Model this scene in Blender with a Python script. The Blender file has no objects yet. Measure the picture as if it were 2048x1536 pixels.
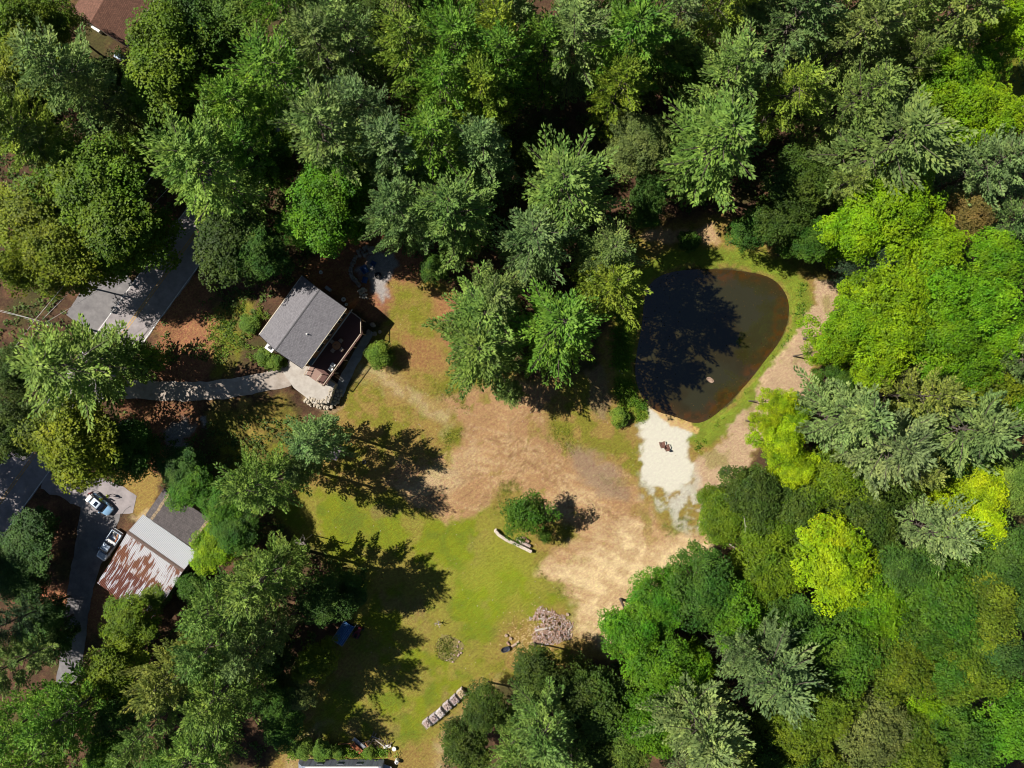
import bpy, bmesh, math, random
import numpy as np
from mathutils import Vector, Matrix

# ------------------------------------------------------------------ camera, world, sun, exposure
SC = bpy.context.scene
COL = SC.collection
CAMZ, S, CX, CY = 109.2, 12.5, 1024.0, 768.0      # metres up; photo pixels per metre on the ground
cam_d = bpy.data.cameras.new('camera'); cam = bpy.data.objects.new('camera', cam_d); COL.objects.link(cam)
cam.location = (0, 0, CAMZ); cam.rotation_euler = (0, 0, 0)
cam_d.sensor_width = 36.0; cam_d.lens = 24.0; cam_d.clip_end = 6000; cam_d.clip_start = 1
SC.camera = cam
SUN_EL, SUN_DIR = math.radians(49), (0.966, -0.259)     # direction the light travels over the ground
wd = bpy.data.worlds.new('World'); SC.world = wd; wd.use_nodes = True
wn = wd.node_tree.nodes; wl = wd.node_tree.links
sky = wn.new('ShaderNodeTexSky'); sky.sky_type = 'NISHITA'; sky.sun_disc = False; sky.air_density = .8; sky.dust_density = .4; sky.altitude = 1200
sky.sun_elevation = SUN_EL; sky.sun_rotation = math.atan2(-SUN_DIR[0], -SUN_DIR[1])
wn['Background'].inputs['Strength'].default_value = 0.05
wl.new(sky.outputs[0], wn['Background'].inputs[0])
sun_d = bpy.data.lights.new('sun', 'SUN'); sun_d.energy = 5.0; sun_d.angle = math.radians(0.5); sun_d.color = (1.0, 0.955, 0.88)
sun = bpy.data.objects.new('sun', sun_d); COL.objects.link(sun)
lv = Vector((SUN_DIR[0]*math.cos(SUN_EL), SUN_DIR[1]*math.cos(SUN_EL), -math.sin(SUN_EL)))
sun.rotation_euler = lv.to_track_quat('-Z', 'Y').to_euler(); sun.location = (-60, 20, 90)
SC.view_settings.view_transform = 'Standard'; SC.view_settings.look = 'None'
SC.view_settings.exposure = 0.55; SC.view_settings.gamma = 1.0
SC.render.engine = 'CYCLES'
SC.cycles.filter_width = 1.05; SC.cycles.max_bounces = 6; SC.cycles.diffuse_bounces = 2; SC.cycles.transmission_bounces = 3; SC.cycles.glossy_bounces = 2

rnd = random.Random(7)
R = math.radians
def W(u, v, h=0.0):                     # photo pixel seen at height h -> world x, y
    k = (1 - h/CAMZ)/S
    return ((u-CX)*k, -(v-CY)*k)

# ------------------------------------------------------------------ numpy noise and polygon helpers
def vnoise(x, y, seed=0):
    xi = np.floor(x).astype(np.int64); yi = np.floor(y).astype(np.int64)
    fx = x-xi; fy = y-yi; fx = fx*fx*(3-2*fx); fy = fy*fy*(3-2*fy)
    def hsh(a, b):
        n = (a*374761393 + b*668265263 + seed*1442695041) & 0xFFFFFFFF
        n = ((n ^ (n >> 13))*1274126177) & 0xFFFFFFFF
        return ((n ^ (n >> 16)) & 0xFFFF)/65535.0
    a = hsh(xi, yi); b = hsh(xi+1, yi); c = hsh(xi, yi+1); d = hsh(xi+1, yi+1)
    return (a*(1-fx)+b*fx)*(1-fy)+(c*(1-fx)+d*fx)*fy
def fbm(x, y, sc, seed=0, oct=4):
    s = 0; a = 1.0; t = 0
    for i in range(oct):
        s = s+a*vnoise(x/sc*(2**i)+17.3*i, y/sc*(2**i)+9.1*i, seed+i*31); t += a; a *= 0.55
    return s/t
def sstep(a, b, x):
    t = np.clip((x-a)/(b-a), 0, 1); return t*t*(3-2*t)
def poly_sd(x, y, P):                   # signed distance, negative inside
    P = [(float(a), float(b)) for a, b in P]; n = len(P)
    d = np.full(x.shape, 1e18); ins = np.zeros(x.shape, bool)
    for i in range(n):
        ax, ay = P[i]; bx, by = P[(i+1) % n]
        ex, ey = bx-ax, by-ay; wx, wy = x-ax, y-ay
        t = np.clip((wx*ex+wy*ey)/(ex*ex+ey*ey+1e-12), 0, 1)
        d = np.minimum(d, (wx-ex*t)**2+(wy-ey*t)**2)
        c = ((ay > y) != (by > y))
        with np.errstate(divide='ignore', invalid='ignore'):
            ins ^= c & (x < (bx-ax)*(y-ay)/((by-ay) if by != ay else 1e-9)+ax)
    return np.where(ins, -1, 1)*np.sqrt(d)
def smooth_poly(P, n=3):
    for _ in range(n):
        Q = []
        for i in range(len(P)):
            a, b = P[i], P[(i+1) % len(P)]
            Q += [(a[0]*.75+b[0]*.25, a[1]*.75+b[1]*.25), (a[0]*.25+b[0]*.75, a[1]*.25+b[1]*.75)]
        P = Q
    return P

# house frame: u along the ridge, v towards the deck
HO = (-31.8, 9.5); HU = (.5885, .8085); HV = (.8085, -.5885)
def house_uv(x, y):
    dx, dy = x-HO[0], y-HO[1]
    return dx*HU[0]+dy*HU[1], dx*HV[0]+dy*HV[1]
POND_PX = [(1290,590),(1308,557),(1350,541),(1420,537),(1480,541),(1535,550),(1565,572),(1581,605),(1577,645),(1560,685),(1530,722),(1500,762),(1462,802),(1430,832),(1395,850),(1350,832),(1312,823),(1285,797),(1270,752),(1275,700),(1286,650)]
POND = smooth_poly([W(*p) for p in POND_PX], 2)
TERR_H = 2.0
def hgt(x, y):
    x = np.asarray(x, float); y = np.asarray(y, float)
    u, v = house_uv(x, y)
    su = sstep(-23, -9.5, u)*(1-sstep(4.5, 10, u))
    w = sstep(-10.5, -9, u); sv = sstep(-17, -7, v)*((1-sstep(3.3, 3.9, v))*w+(1-sstep(-1.0, 9.0, v))*(1-w))
    h = TERR_H*su*sv
    d = poly_sd(x, y, POND)
    h = h-0.42*(1-sstep(-0.3, 2.4, d))-0.9*(1-sstep(-4, 0, d))
    h = h+0.10*(fbm(x, y, 9.0, 5, 2)-0.5)*(1-sstep(0, 0.5, h))*sstep(2, 6, d)
    return h
def H1(x, y): return float(hgt(np.array([x]), np.array([y]))[0])

# ------------------------------------------------------------------ materials
def new_mat(name):
    m = bpy.data.materials.new(name); m.use_nodes = True
    return m, m.node_tree.nodes, m.node_tree.links, m.node_tree.nodes['Principled BSDF']
def mat(name, c1, c2=None, scale=3.0, rough=0.8, metal=0.0, bump=0.0, spec=0.4, stretch=None, detail=5, contrast=(0.35, 0.65), coat=0.0):
    m, n, l, b = new_mat(name)
    b.inputs['Roughness'].default_value = rough; b.inputs['Metallic'].default_value = metal
    b.inputs['Specular IOR Level'].default_value = spec; b.inputs['Coat Weight'].default_value = coat
    if c2 is None: c2 = tuple(x*0.75 for x in c1)
    tc = n.new('ShaderNodeTexCoord'); mp = n.new('ShaderNodeMapping')
    if stretch: mp.inputs['Scale'].default_value = stretch
    nz = n.new('ShaderNodeTexNoise'); nz.inputs['Scale'].default_value = scale; nz.inputs['Detail'].default_value = detail; nz.inputs['Roughness'].default_value = 0.65
    cr = n.new('ShaderNodeValToRGB'); cr.color_ramp.elements[0].position = contrast[0]; cr.color_ramp.elements[1].position = contrast[1]
    cr.color_ramp.elements[0].color = (*c2, 1); cr.color_ramp.elements[1].color = (*c1, 1)
    l.new(tc.outputs['Object'], mp.inputs[0]); l.new(mp.outputs[0], nz.inputs['Vector']); l.new(nz.outputs['Fac'], cr.inputs[0]); l.new(cr.outputs[0], b.inputs['Base Color'])
    if bump:
        bp = n.new('ShaderNodeBump'); bp.inputs['Strength'].default_value = bump; bp.inputs['Distance'].default_value = 0.05
        l.new(nz.outputs['Fac'], bp.inputs['Height']); l.new(bp.outputs[0], b.inputs['Normal'])
    return m
def attr_mat(name, fine=7.0, rough=0.95, lo=0.62, hi=1.38, bump=0.5, spec=0.2, streak=False):
    m, n, l, b = new_mat(name)
    b.inputs['Roughness'].default_value = rough; b.inputs['Specular IOR Level'].default_value = spec
    at = n.new('ShaderNodeAttribute'); at.attribute_name = 'col'
    tc = n.new('ShaderNodeTexCoord')
    n1 = n.new('ShaderNodeTexNoise'); n1.inputs['Scale'].default_value = fine; n1.inputs['Detail'].default_value = 6; n1.inputs['Roughness'].default_value = 0.75
    n2 = n.new('ShaderNodeTexNoise'); n2.inputs['Scale'].default_value = fine*0.32; n2.inputs['Detail'].default_value = 4
    mr = n.new('ShaderNodeMapRange'); mr.inputs['From Min'].default_value = 0.33; mr.inputs['From Max'].default_value = 0.67; mr.inputs['To Min'].default_value = lo; mr.inputs['To Max'].default_value = hi
    mr2 = n.new('ShaderNodeMapRange'); mr2.inputs['From Min'].default_value = 0.3; mr2.inputs['From Max'].default_value = 0.7; mr2.inputs['To Min'].default_value = 0.84; mr2.inputs['To Max'].default_value = 1.16
    mu = n.new('ShaderNodeMath'); mu.operation = 'MULTIPLY'
    am = n.new('ShaderNodeMix'); am.data_type = 'FLOAT'; am.inputs['A'].default_value = 1.0
    vm = n.new('ShaderNodeVectorMath'); vm.operation = 'SCALE'
    hs = n.new('ShaderNodeHueSaturation'); mh = n.new('ShaderNodeMapRange'); mh.inputs['From Min'].default_value = 0.3; mh.inputs['From Max'].default_value = 0.7; mh.inputs['To Min'].default_value = 0.48; mh.inputs['To Max'].default_value = 0.52
    for q in (n1, n2): l.new(tc.outputs['Object'], q.inputs['Vector'])
    l.new(n1.outputs['Fac'], mr.inputs[0]); l.new(n2.outputs['Fac'], mr2.inputs[0]); l.new(mr.outputs[0], mu.inputs[0]); l.new(mr2.outputs[0], mu.inputs[1])
    if streak:
        for ang, sc in ((40, (.45, 4.0, 1)),):
            mp = n.new('ShaderNodeMapping'); mp.vector_type = 'TEXTURE'; mp.inputs['Rotation'].default_value = (0, 0, R(ang)); mp.inputs['Scale'].default_value = (1/sc[0], 1/sc[1], 1)
            n3 = n.new('ShaderNodeTexNoise'); n3.inputs['Scale'].default_value = 1; n3.inputs['Detail'].default_value = 3; r3 = n.new('ShaderNodeMapRange'); r3.inputs['From Min'].default_value = .35; r3.inputs['From Max'].default_value = .65; r3.inputs['To Min'].default_value = .91; r3.inputs['To Max'].default_value = 1.09
            m3 = n.new('ShaderNodeMath'); m3.operation = 'MULTIPLY'; l.new(tc.outputs['Object'], mp.inputs[0]); l.new(mp.outputs[0], n3.inputs['Vector']); l.new(n3.outputs['Fac'], r3.inputs[0])
            l.new(mu.outputs[0], m3.inputs[0]); l.new(r3.outputs[0], m3.inputs[1]); mu = m3
    l.new(n2.outputs['Fac'], mh.inputs[0]); l.new(mh.outputs[0], hs.inputs['Hue']); l.new(at.outputs['Color'], hs.inputs['Color'])
    l.new(hs.outputs[0], vm.inputs[0]); l.new(mu.outputs[0], am.inputs['B']); l.new(at.outputs['Alpha'], am.inputs['Factor']); l.new(am.outputs['Result'], vm.inputs['Scale']); l.new(vm.outputs[0], b.inputs['Base Color'])
    bp = n.new('ShaderNodeBump'); bp.inputs['Strength'].default_value = bump; bp.inputs['Distance'].default_value = 0.08
    l.new(n1.outputs['Fac'], bp.inputs['Height']); l.new(bp.outputs[0], b.inputs['Normal'])
    return m
def leaf_mat(name, trans=0.28, rough=0.6, yellow=0.25):
    m, n, l, b = new_mat(name)
    b.inputs['Roughness'].default_value = rough; b.inputs['Specular IOR Level'].default_value = 0.22
    oi = n.new('ShaderNodeObjectInfo'); at = n.new('ShaderNodeAttribute'); at.attribute_name = 'tint'
    mr = n.new('ShaderNodeMapRange'); mr.inputs['To Min'].default_value = 0.5; mr.inputs['To Max'].default_value = 1.5
    vm = n.new('ShaderNodeVectorMath'); vm.operation = 'SCALE'
    mx = n.new('ShaderNodeMix'); mx.data_type = 'RGBA'; mx.blend_type = 'MULTIPLY'
    mx.inputs['B'].default_value = (1.35, 1.08, 0.55, 1)
    m3 = n.new('ShaderNodeMath'); m3.operation = 'MULTIPLY'; m3.inputs[1].default_value = yellow
    tr = n.new('ShaderNodeBsdfTranslucent'); ms = n.new('ShaderNodeMixShader'); ms.inputs[0].default_value = trans
    l.new(at.outputs['Fac'], mr.inputs[0]); l.new(oi.outputs['Color'], vm.inputs[0]); l.new(mr.outputs[0], vm.inputs['Scale'])
    tc = n.new('ShaderNodeTexCoord'); nz = n.new('ShaderNodeTexNoise'); nz.noise_dimensions = '4D'; nz.inputs['Scale'].default_value = .42; nz.inputs['Detail'].default_value = 3
    rw = n.new('ShaderNodeMath'); rw.operation = 'MULTIPLY'; rw.inputs[1].default_value = 60; l.new(oi.outputs['Random'], rw.inputs[0]); l.new(rw.outputs[0], nz.inputs['W']); l.new(tc.outputs['Object'], nz.inputs['Vector'])
    hs = n.new('ShaderNodeHueSaturation'); r1 = n.new('ShaderNodeMapRange'); r1.inputs['From Min'].default_value = .3; r1.inputs['From Max'].default_value = .7; r1.inputs['To Min'].default_value = .478; r1.inputs['To Max'].default_value = .522
    r2 = n.new('ShaderNodeMapRange'); r2.inputs['From Min'].default_value = .3; r2.inputs['From Max'].default_value = .7; r2.inputs['To Min'].default_value = 1.22; r2.inputs['To Max'].default_value = .78
    l.new(nz.outputs['Fac'], r1.inputs[0]); l.new(r1.outputs[0], hs.inputs['Hue']); l.new(nz.outputs['Fac'], r2.inputs[0]); l.new(r2.outputs[0], hs.inputs['Value']); l.new(vm.outputs[0], hs.inputs['Color'])
    l.new(hs.outputs[0], mx.inputs['A']); l.new(at.outputs['Fac'], m3.inputs[0]); l.new(m3.outputs[0], mx.inputs['Factor'])
    l.new(mx.outputs['Result'], b.inputs['Base Color']); l.new(mx.outputs['Result'], tr.inputs['Color'])
    l.new(b.outputs[0], ms.inputs[1]); l.new(tr.outputs[0], ms.inputs[2]); l.new(ms.outputs[0], n['Material Output'].inputs[0])
    return m

# ------------------------------------------------------------------ mesh builder
class MB:
    def __init__(s): s.v = []; s.f = []
    def add(s, vs, fs, M=None):
        o = len(s.v)
        s.v += [tuple(M @ Vector(p)) if M else tuple(p) for p in vs]
        s.f += [tuple(i+o for i in f) for f in fs]; return s
    def box(s, c, d, rz=0.0, M=None, taper=1.0):
        x, y, z = d[0]/2, d[1]/2, d[2]/2
        vs = [(-x,-y,-z),(x,-y,-z),(x,y,-z),(-x,y,-z),(-x*taper,-y*taper,z),(x*taper,-y*taper,z),(x*taper,y*taper,z),(-x*taper,y*taper,z)]
        T = Matrix.Translation(c) @ Matrix.Rotation(rz, 4, 'Z')
        if M is not None: T = Matrix.Translation(c) @ M
        return s.add(vs, [(0,3,2,1),(4,5,6,7),(0,1,5,4),(1,2,6,5),(2,3,7,6),(3,0,4,7)], T)
    def tube(s, P, r, n=8, cap=True):
        P = [Vector(p) for p in P]; rs = r if isinstance(r, (list, tuple)) else [r]*len(P)
        vs = []; fs = []
        for i, p in enumerate(P):
            d = (P[min(i+1, len(P)-1)]-P[max(i-1, 0)]).normalized()
            a = d.cross(Vector((0, 0, 1)))
            if a.length < 1e-3: a = Vector((1, 0, 0))
            a.normalize(); b = d.cross(a)
            for k in range(n):
                t = 2*math.pi*k/n; vs.append(p+(a*math.cos(t)+b*math.sin(t))*rs[i])
        for i in range(len(P)-1):
            for k in range(n):
                q = (k+1) % n; fs.append((i*n+k, i*n+q, (i+1)*n+q, (i+1)*n+k))
        if cap: fs += [tuple(range(n-1, -1, -1)), tuple((len(P)-1)*n+k for k in range(n))]
        return s.add(vs, fs)
    def lathe(s, prof, c=(0, 0, 0), n=16, cap=True):
        vs = []; fs = []
        for r, z in prof:
            for k in range(n): t = 2*math.pi*k/n; vs.append((c[0]+r*math.cos(t), c[1]+r*math.sin(t), c[2]+z))
        for i in range(len(prof)-1):
            for k in range(n): q = (k+1) % n; fs.append((i*n+k, i*n+q, (i+1)*n+q, (i+1)*n+k))
        if cap: fs += [tuple(range(n-1, -1, -1)), tuple((len(prof)-1)*n+k for k in range(n))]
        return s.add(vs, fs)
    def prism(s, poly, z0, z1):
        n = len(poly); vs = [(x, y, z0) for x, y in poly]+[(x, y, z1) for x, y in poly]
        ar = sum(poly[i][0]*poly[(i+1) % n][1]-poly[(i+1) % n][0]*poly[i][1] for i in range(n))
        fs = [tuple(range(n-1, -1, -1)), tuple(range(n, 2*n))]+[(i, (i+1) % n, (i+1) % n+n, i+n) for i in range(n)]
        if ar < 0: fs = [tuple(reversed(f)) for f in fs]
        return s.add(vs, fs)
    def extrude_x(s, prof, x0, x1):     # profile in (y, z)
        n = len(prof); vs = [(x0, y, z) for y, z in prof]+[(x1, y, z) for y, z in prof]
        return s.add(vs, [tuple(range(n)), tuple(range(2*n-1, n-1, -1))]+[(i, i+n, (i+1) % n+n, (i+1) % n) for i in range(n)])
    def rock(s, c, r, seed=0, flat=0.7):
        rg = random.Random(seed); bm = bmesh.new(); bmesh.ops.create_icosphere(bm, subdivisions=2, radius=1)
        ax = [Vector((rg.uniform(-1,1), rg.uniform(-1,1), rg.uniform(-1,1))).normalized() for _ in range(6)]
        sx, sy = rg.uniform(.75, 1.25), rg.uniform(.75, 1.1); a = rg.uniform(0, 6.28)
        vs = []
        for v in bm.verts:
            p = v.co.copy()
            for q in ax:
                d = p.dot(q)
                if d > .72: p -= q*(d-.72)*.8
            x, y = p.x*sx, p.y*sy
            vs.append((c[0]+r*(x*math.cos(a)-y*math.sin(a)), c[1]+r*(x*math.sin(a)+y*math.cos(a)), c[2]+r*p.z*flat))
        fs = [tuple(v.index for v in f.verts) for f in bm.faces]; bm.free()
        return s.add(vs, fs)
    def build(s, name, m, parent=None, smooth=False, loc=None, rz=0.0, bevel=0.0, fix=True):
        me = bpy.data.meshes.new(name); me.from_pydata([tuple(p) for p in s.v], [], s.f)
        if fix or bevel:
            bm = bmesh.new(); bm.from_mesh(me)
            if fix: bmesh.ops.recalc_face_normals(bm, faces=bm.faces)
            if bevel: bmesh.ops.bevel(bm, geom=[e for e in bm.edges if len(e.link_faces) == 2 and e.calc_face_angle(0) > 0.5], offset=bevel, segments=2, affect='EDGES', clamp_overlap=True)
            bm.to_mesh(me); bm.free()
        for x in (m if isinstance(m, (list, tuple)) else [m]): me.materials.append(x)
        if smooth: me.shade_smooth()
        o = bpy.data.objects.new(name, me); COL.objects.link(o)
        if parent: o.parent = parent
        if loc: o.location = loc
        o.rotation_euler.z = rz
        return o
def np_mesh(name, V, F, m, tint=None, col=None, smooth=False):     # V (n,3), F (k,3 or 4) numpy
    me = bpy.data.meshes.new(name); nv, nf, k = len(V), len(F), F.shape[1]
    me.vertices.add(nv); me.vertices.foreach_set('co', np.ascontiguousarray(V, np.float32).ravel())
    me.loops.add(nf*k); me.loops.foreach_set('vertex_index', np.ascontiguousarray(F, np.int32).ravel())
    me.polygons.add(nf); me.polygons.foreach_set('loop_start', np.arange(0, nf*k, k, dtype=np.int32))
    me.update(calc_edges=True)
    if tint is not None:
        a = me.attributes.new('tint', 'FLOAT', 'FACE'); a.data.foreach_set('value', np.ascontiguousarray(tint, np.float32))
    if col is not None:
        a = me.attributes.new('col', 'FLOAT_COLOR', 'POINT'); c = np.ones((nv, 4), np.float32); c[:, :col.shape[1]] = col; a.data.foreach_set('color', c.ravel())
    if smooth: me.shade_smooth()
    for x in (m if isinstance(m, (list, tuple)) else [m]): me.materials.append(x)
    return me
def link(me, name, parent=None):
    o = bpy.data.objects.new(name, me); COL.objects.link(o)
    if parent: o.parent = parent
    return o
def tag(o, label=None, cat=None, group=None, kind=None):
    if label: o['label'] = label
    if cat: o['category'] = cat
    if group: o['group'] = group
    if kind: o['kind'] = kind
    return o
def thing(name, label, cat, loc, rz=0.0, group=None):
    o = bpy.data.objects.new(name, None); COL.objects.link(o); o.empty_display_size = .3
    o.location = loc; o.rotation_euler = (0, 0, rz); return tag(o, label, cat, group)
def at(u, v, h=0.0, dz=0.0):            # ground point under photo pixel seen at height h
    x, y = W(u, v, h); return (x, y, H1(x, y)+dz)

# ------------------------------------------------------------------ ground sheet (reaches the horizon; colour laid out by what covers it)
def axis(lo, hi, step, far):
    core = np.arange(lo, hi+step, step); t = []; d = step; p = core[-1]
    while p < far: d *= 1.35; p += d; t.append(p)
    t = np.array(t); n = []; d = step; p = core[0]
    while p > -far: d *= 1.35; p -= d; n.append(p)
    return np.concatenate([np.array(n)[::-1], core, t])
gx = axis(-86, 86, 0.24, 2500); gy = axis(-65, 65, 0.24, 2500)
X, Y = np.meshgrid(gx, gy); X = X.ravel(); Y = Y.ravel()
PX = CX+X*S; PY = CY-Y*S
wx = (fbm(X, Y, 3.2, 11)-.5)*46+(fbm(X, Y, .8, 12, 2)-.5)*14; wy = (fbm(X, Y, 3.2, 13)-.5)*46+(fbm(X, Y, .8, 14, 2)-.5)*14
QX = PX+wx; QY = PY+wy
nA = fbm(X, Y, 6.0, 21); nB = fbm(X, Y, 1.3, 22, 3); nC = fbm(X, Y, 14.0, 23, 3)
def c3(*c): return np.array(c, float)
LITTER = c3(.072, .040, .022); LIT2 = c3(.115, .060, .032); MOSS = c3(.05, .065, .012)
GRASS = c3(.145, .145, .013); GRASSD = c3(.095, .125, .012); DRY = c3(.25, .168, .045); DIRT = c3(.305, .178, .083); SAND = c3(.49, .365, .20)
WHITE = c3(.50, .47, .385); REDD = c3(.26, .115, .055); GREY = c3(.20, .19, .18); BANK = c3(.125, .165, .014); LAWN = c3(.15, .170, .009)
def mixc(C, col, m): m = np.clip(m, 0, 1)[:, None]; return C*(1-m)+col*m
def inside(P, soft=8, q=True, grow=0): return 1-sstep(-soft, soft, poly_sd(QX if q else PX, QY if q else PY, P)-grow)
C = np.tile(LITTER, (len(X), 1))
C = mixc(C, LIT2, sstep(.48, .7, nB)); C = mixc(C, MOSS*(.7+.6*nB[:, None]), sstep(.5, .7, nA)*.5)
CLEAR = [(770,545),(860,560),(925,600),(905,680),(960,740),(1110,760),(1200,740),(1215,560),(1260,470),(1300,440),(1460,430),(1640,520),(1680,575),(1660,690),(1620,780),(1540,880),(1470,960),(1420,1040),(1440,1090),(1350,1150),(1250,1300),(1130,1340),(980,1380),(900,1440),(870,1560),(520,1560),(560,1480),(660,1330),(690,1230),(700,1120),(600,1080),(545,1010),(600,940),(620,860),(690,800),(700,720),(790,640)]
cl = inside(CLEAR, 14)
C = mixc(C, DRY*(1-.28*nB[:, None]), cl)
C = mixc(C, GRASS, cl*sstep(.47, .62, nA*.5+nB*.5)*.8)
# lawn
LAWNP = [(545,1020),(640,985),(700,985),(780,1010),(850,1040),(900,1040),(980,990),(1010,1040),(1060,1100),(1110,1150),(1150,1200),(1090,1230),(1010,1250),(980,1330),(880,1420),(860,1480),(800,1500),(640,1490),(600,1470),(700,1340),(720,1200),(640,1090)]
lm = inside(LAWNP, 22)
str1 = fbm(X*.86+Y*.5, (Y*.86-X*.5)*.12, .9, 31, 3)
C = mixc(C, LAWN, lm*(.35+.65*sstep(.3, .55, nA)))
C = mixc(C, GRASSD, lm*sstep(.48, .66, fbm(X, Y, 2.2, 34))*.6); C = mixc(C, c3(.22,.135,.06), lm*sstep(.6, .72, fbm(X, Y, 5.0, 35))*.6); C = mixc(C, GRASSD, lm*sstep(.5, .7, str1)*.3); C = mixc(C, c3(.215, .17, .035), lm*sstep(.48, .62, fbm(X, Y, 4.0, 33))*.7)
hot = 1-sstep(0, 150, np.hypot((PX-985)*.9, PY-1160)); C = mixc(C, c3(.175, .225, .008), lm*hot*.6)
# side lawns
for P, a in (([(800,560),(860,560),(900,600),(890,640),(850,690),(800,670),(780,620)], .75), ([(850,760),(950,740),(1000,770),(960,800),(930,830),(860,800)], .7), ([(1090,830),(1140,850),(1160,900),(1120,930),(1085,890)], .8), ([(880,860),(930,850),(925,880),(890,905)], .75), ([(990,960),(1050,955),(1045,985),(990,1020),(975,1000)], .6), ([(1310,1010),(1390,1010),(1400,1060),(1350,1080),(1310,1050)], .6), ([(420,640),(470,600),(520,620),(505,700),(450,760),(410,720)], .85), ([(420,830),(560,800),(620,850),(540,960),(430,940)], .85), ([(1240,470),(1300,450),(1290,560),(1250,560)], .6)):
    C = mixc(C, GRASS*1.02, inside(P, 14)*a*(.45+.55*sstep(.35, .6, nB)))
C = mixc(C, DRY*.9, inside([(430,770),(560,790),(600,840),(520,900),(420,860)], 20)*sstep(.45, .6, nB)*.7)
C = mixc(C, GRASSD, inside([(1560,420),(1700,520),(1640,560),(1560,540)], 20)*.5)
C = mixc(C, GRASS*.9, inside([(1985,120),(2060,110),(2060,235),(2000,215)], 10)); C = mixc(C, DRY, inside([(1990,885),(2060,870),(2060,930),(2010,915)], 8)); C = mixc(C, DRY*.95, inside([(475,90),(540,80),(560,110),(500,150),(470,140)], 8))
C = mixc(C, DRY*1.0, inside([(170,-20),(300,-20),(250,20),(150,10)], 8)*.6)
# reddish needle ground
for P, a in (([(640,500),(760,470),(870,500),(850,560),(790,570),(790,620),(740,640),(690,600),(640,590),(600,540)], .9), ([(850,590),(925,600),(920,690),(880,680)], .8), ([(780,670),(870,690),(890,740),(800,730)], .55), ([(340,560),(420,540),(440,640),(420,760),(320,760),(300,700)], .8), ([(240,800),(400,810),(390,900),(330,960),(240,900)], .6), ([(60,1180),(160,1160),(260,1180),(280,1260),(200,1280),(60,1240)], .95), ([(120,1010),(60,1000),(20,1080),(120,1120)], .5)):
    C = mixc(C, REDD*(.75+.5*nB[:, None]), inside(P, 14)*a)
# dirt yard and lane
DIRTP = [(880,800),(960,768),(1075,760),(1125,785),(1080,835),(1090,880),(1180,905),(1250,950),(1290,1010),(1345,1080),(1420,1070),(1425,1100),(1350,1140),(1290,1190),(1230,1290),(1165,1275),(1160,1200),(1070,1150),(1110,1100),(1170,1080),(1110,1030),(1050,990),(1000,975),(960,1025),(890,1050),(830,1010),(770,960),(790,920),(860,930),(905,905),(935,870),(910,835)]
dm = inside(DIRTP, 12); dm = np.clip(dm*(1-.9*sstep(.6, .68, fbm(X, Y, 2.6, 43))*(1-sstep(-60, -10, -np.abs(poly_sd(QX, QY, DIRTP))*1.0+0))), 0, 1) if False else dm*(1-.7*sstep(.60, .68, fbm(X, Y, 2.6, 43))*(np.abs(poly_sd(QX, QY, DIRTP)) < 34))
str2 = fbm(X*.3+Y*.95, (Y*.3-X*.95)*.15, .8, 41, 3); str3 = fbm(X*.62-Y*.78, (X*.78+Y*.62)*.12, .7, 42, 3)
C = mixc(C, DIRT*(.86+.28*nA[:, None]), dm)
C = mixc(C, DIRT*.78, dm*sstep(.52, .72, str3)*.4); C = mixc(C, SAND, dm*sstep(.45, .75, str2*.4+nA*.6)*.5)
for tp in ([(960,1020),(1020,900),(1040,800)], [(1010,1010),(1060,910),(1075,800)], [(1120,1140),(1230,1090),(1340,1110)], [(1180,1250),(1230,1130),(1300,1010),(1240,930)], [(1205,1262),(1255,1140),(1325,1020),(1262,935)], [(830,990),(930,930),(1060,900),(1180,1000),(1300,1090)], [(845,1005),(940,950),(1060,922),(1165,1015),(1280,1105)], [(880,880),(980,860),(1120,930)]):
    tp = [tuple(q) for q in tp]; dd_ = np.full(len(X), 1e9)
    for i in range(len(tp)-1):
        ax, ay = tp[i]; ex, ey = tp[i+1][0]-ax, tp[i+1][1]-ay; tt = np.clip(((QX-ax)*ex+(QY-ay)*ey)/(ex*ex+ey*ey), 0, 1); dd_ = np.minimum(dd_, np.hypot(QX-ax-ex*tt, QY-ay-ey*tt))
    C = mixc(C, DIRT*.66, dm*(1-sstep(1.5, 4.5, dd_))*.55*sstep(.35, .55, nB)); C = mixc(C, SAND, dm*sstep(4, 6, dd_)*(1-sstep(6, 9, dd_))*.3)
lowd = inside([(1080,1140),(1200,1090),(1240,1040),(1330,1090),(1430,1060),(1430,1110),(1300,1190),(1230,1300),(1160,1270),(1160,1200)], 26)
C = mixc(C, SAND*(.85+.3*nB[:, None]), lowd*(.45+.55*sstep(.4, .6, str2*.5+nB*.5)))
C = mixc(C, c3(.21, .145, .095), inside([(1130,880),(1180,900),(1240,950),(1260,1010),(1200,990),(1150,940)], 12)*.75)
# worn tracks of the yard
for P in ([(690,740),(760,730),(900,830),(890,870),(800,800)], [(790,960),(900,930),(960,880),(970,900),(900,985),(800,990)], [(860,1500),(900,1430),(960,1380),(1000,1360),(990,1400),(920,1470),(890,1560),(860,1560)], [(560,1560),(590,1480),(650,1440),(640,1470),(600,1560)]):
    C = mixc(C, SAND*.78, inside(P, 14)*.6*(.4+.6*sstep(.4, .6, nB)))
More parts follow.
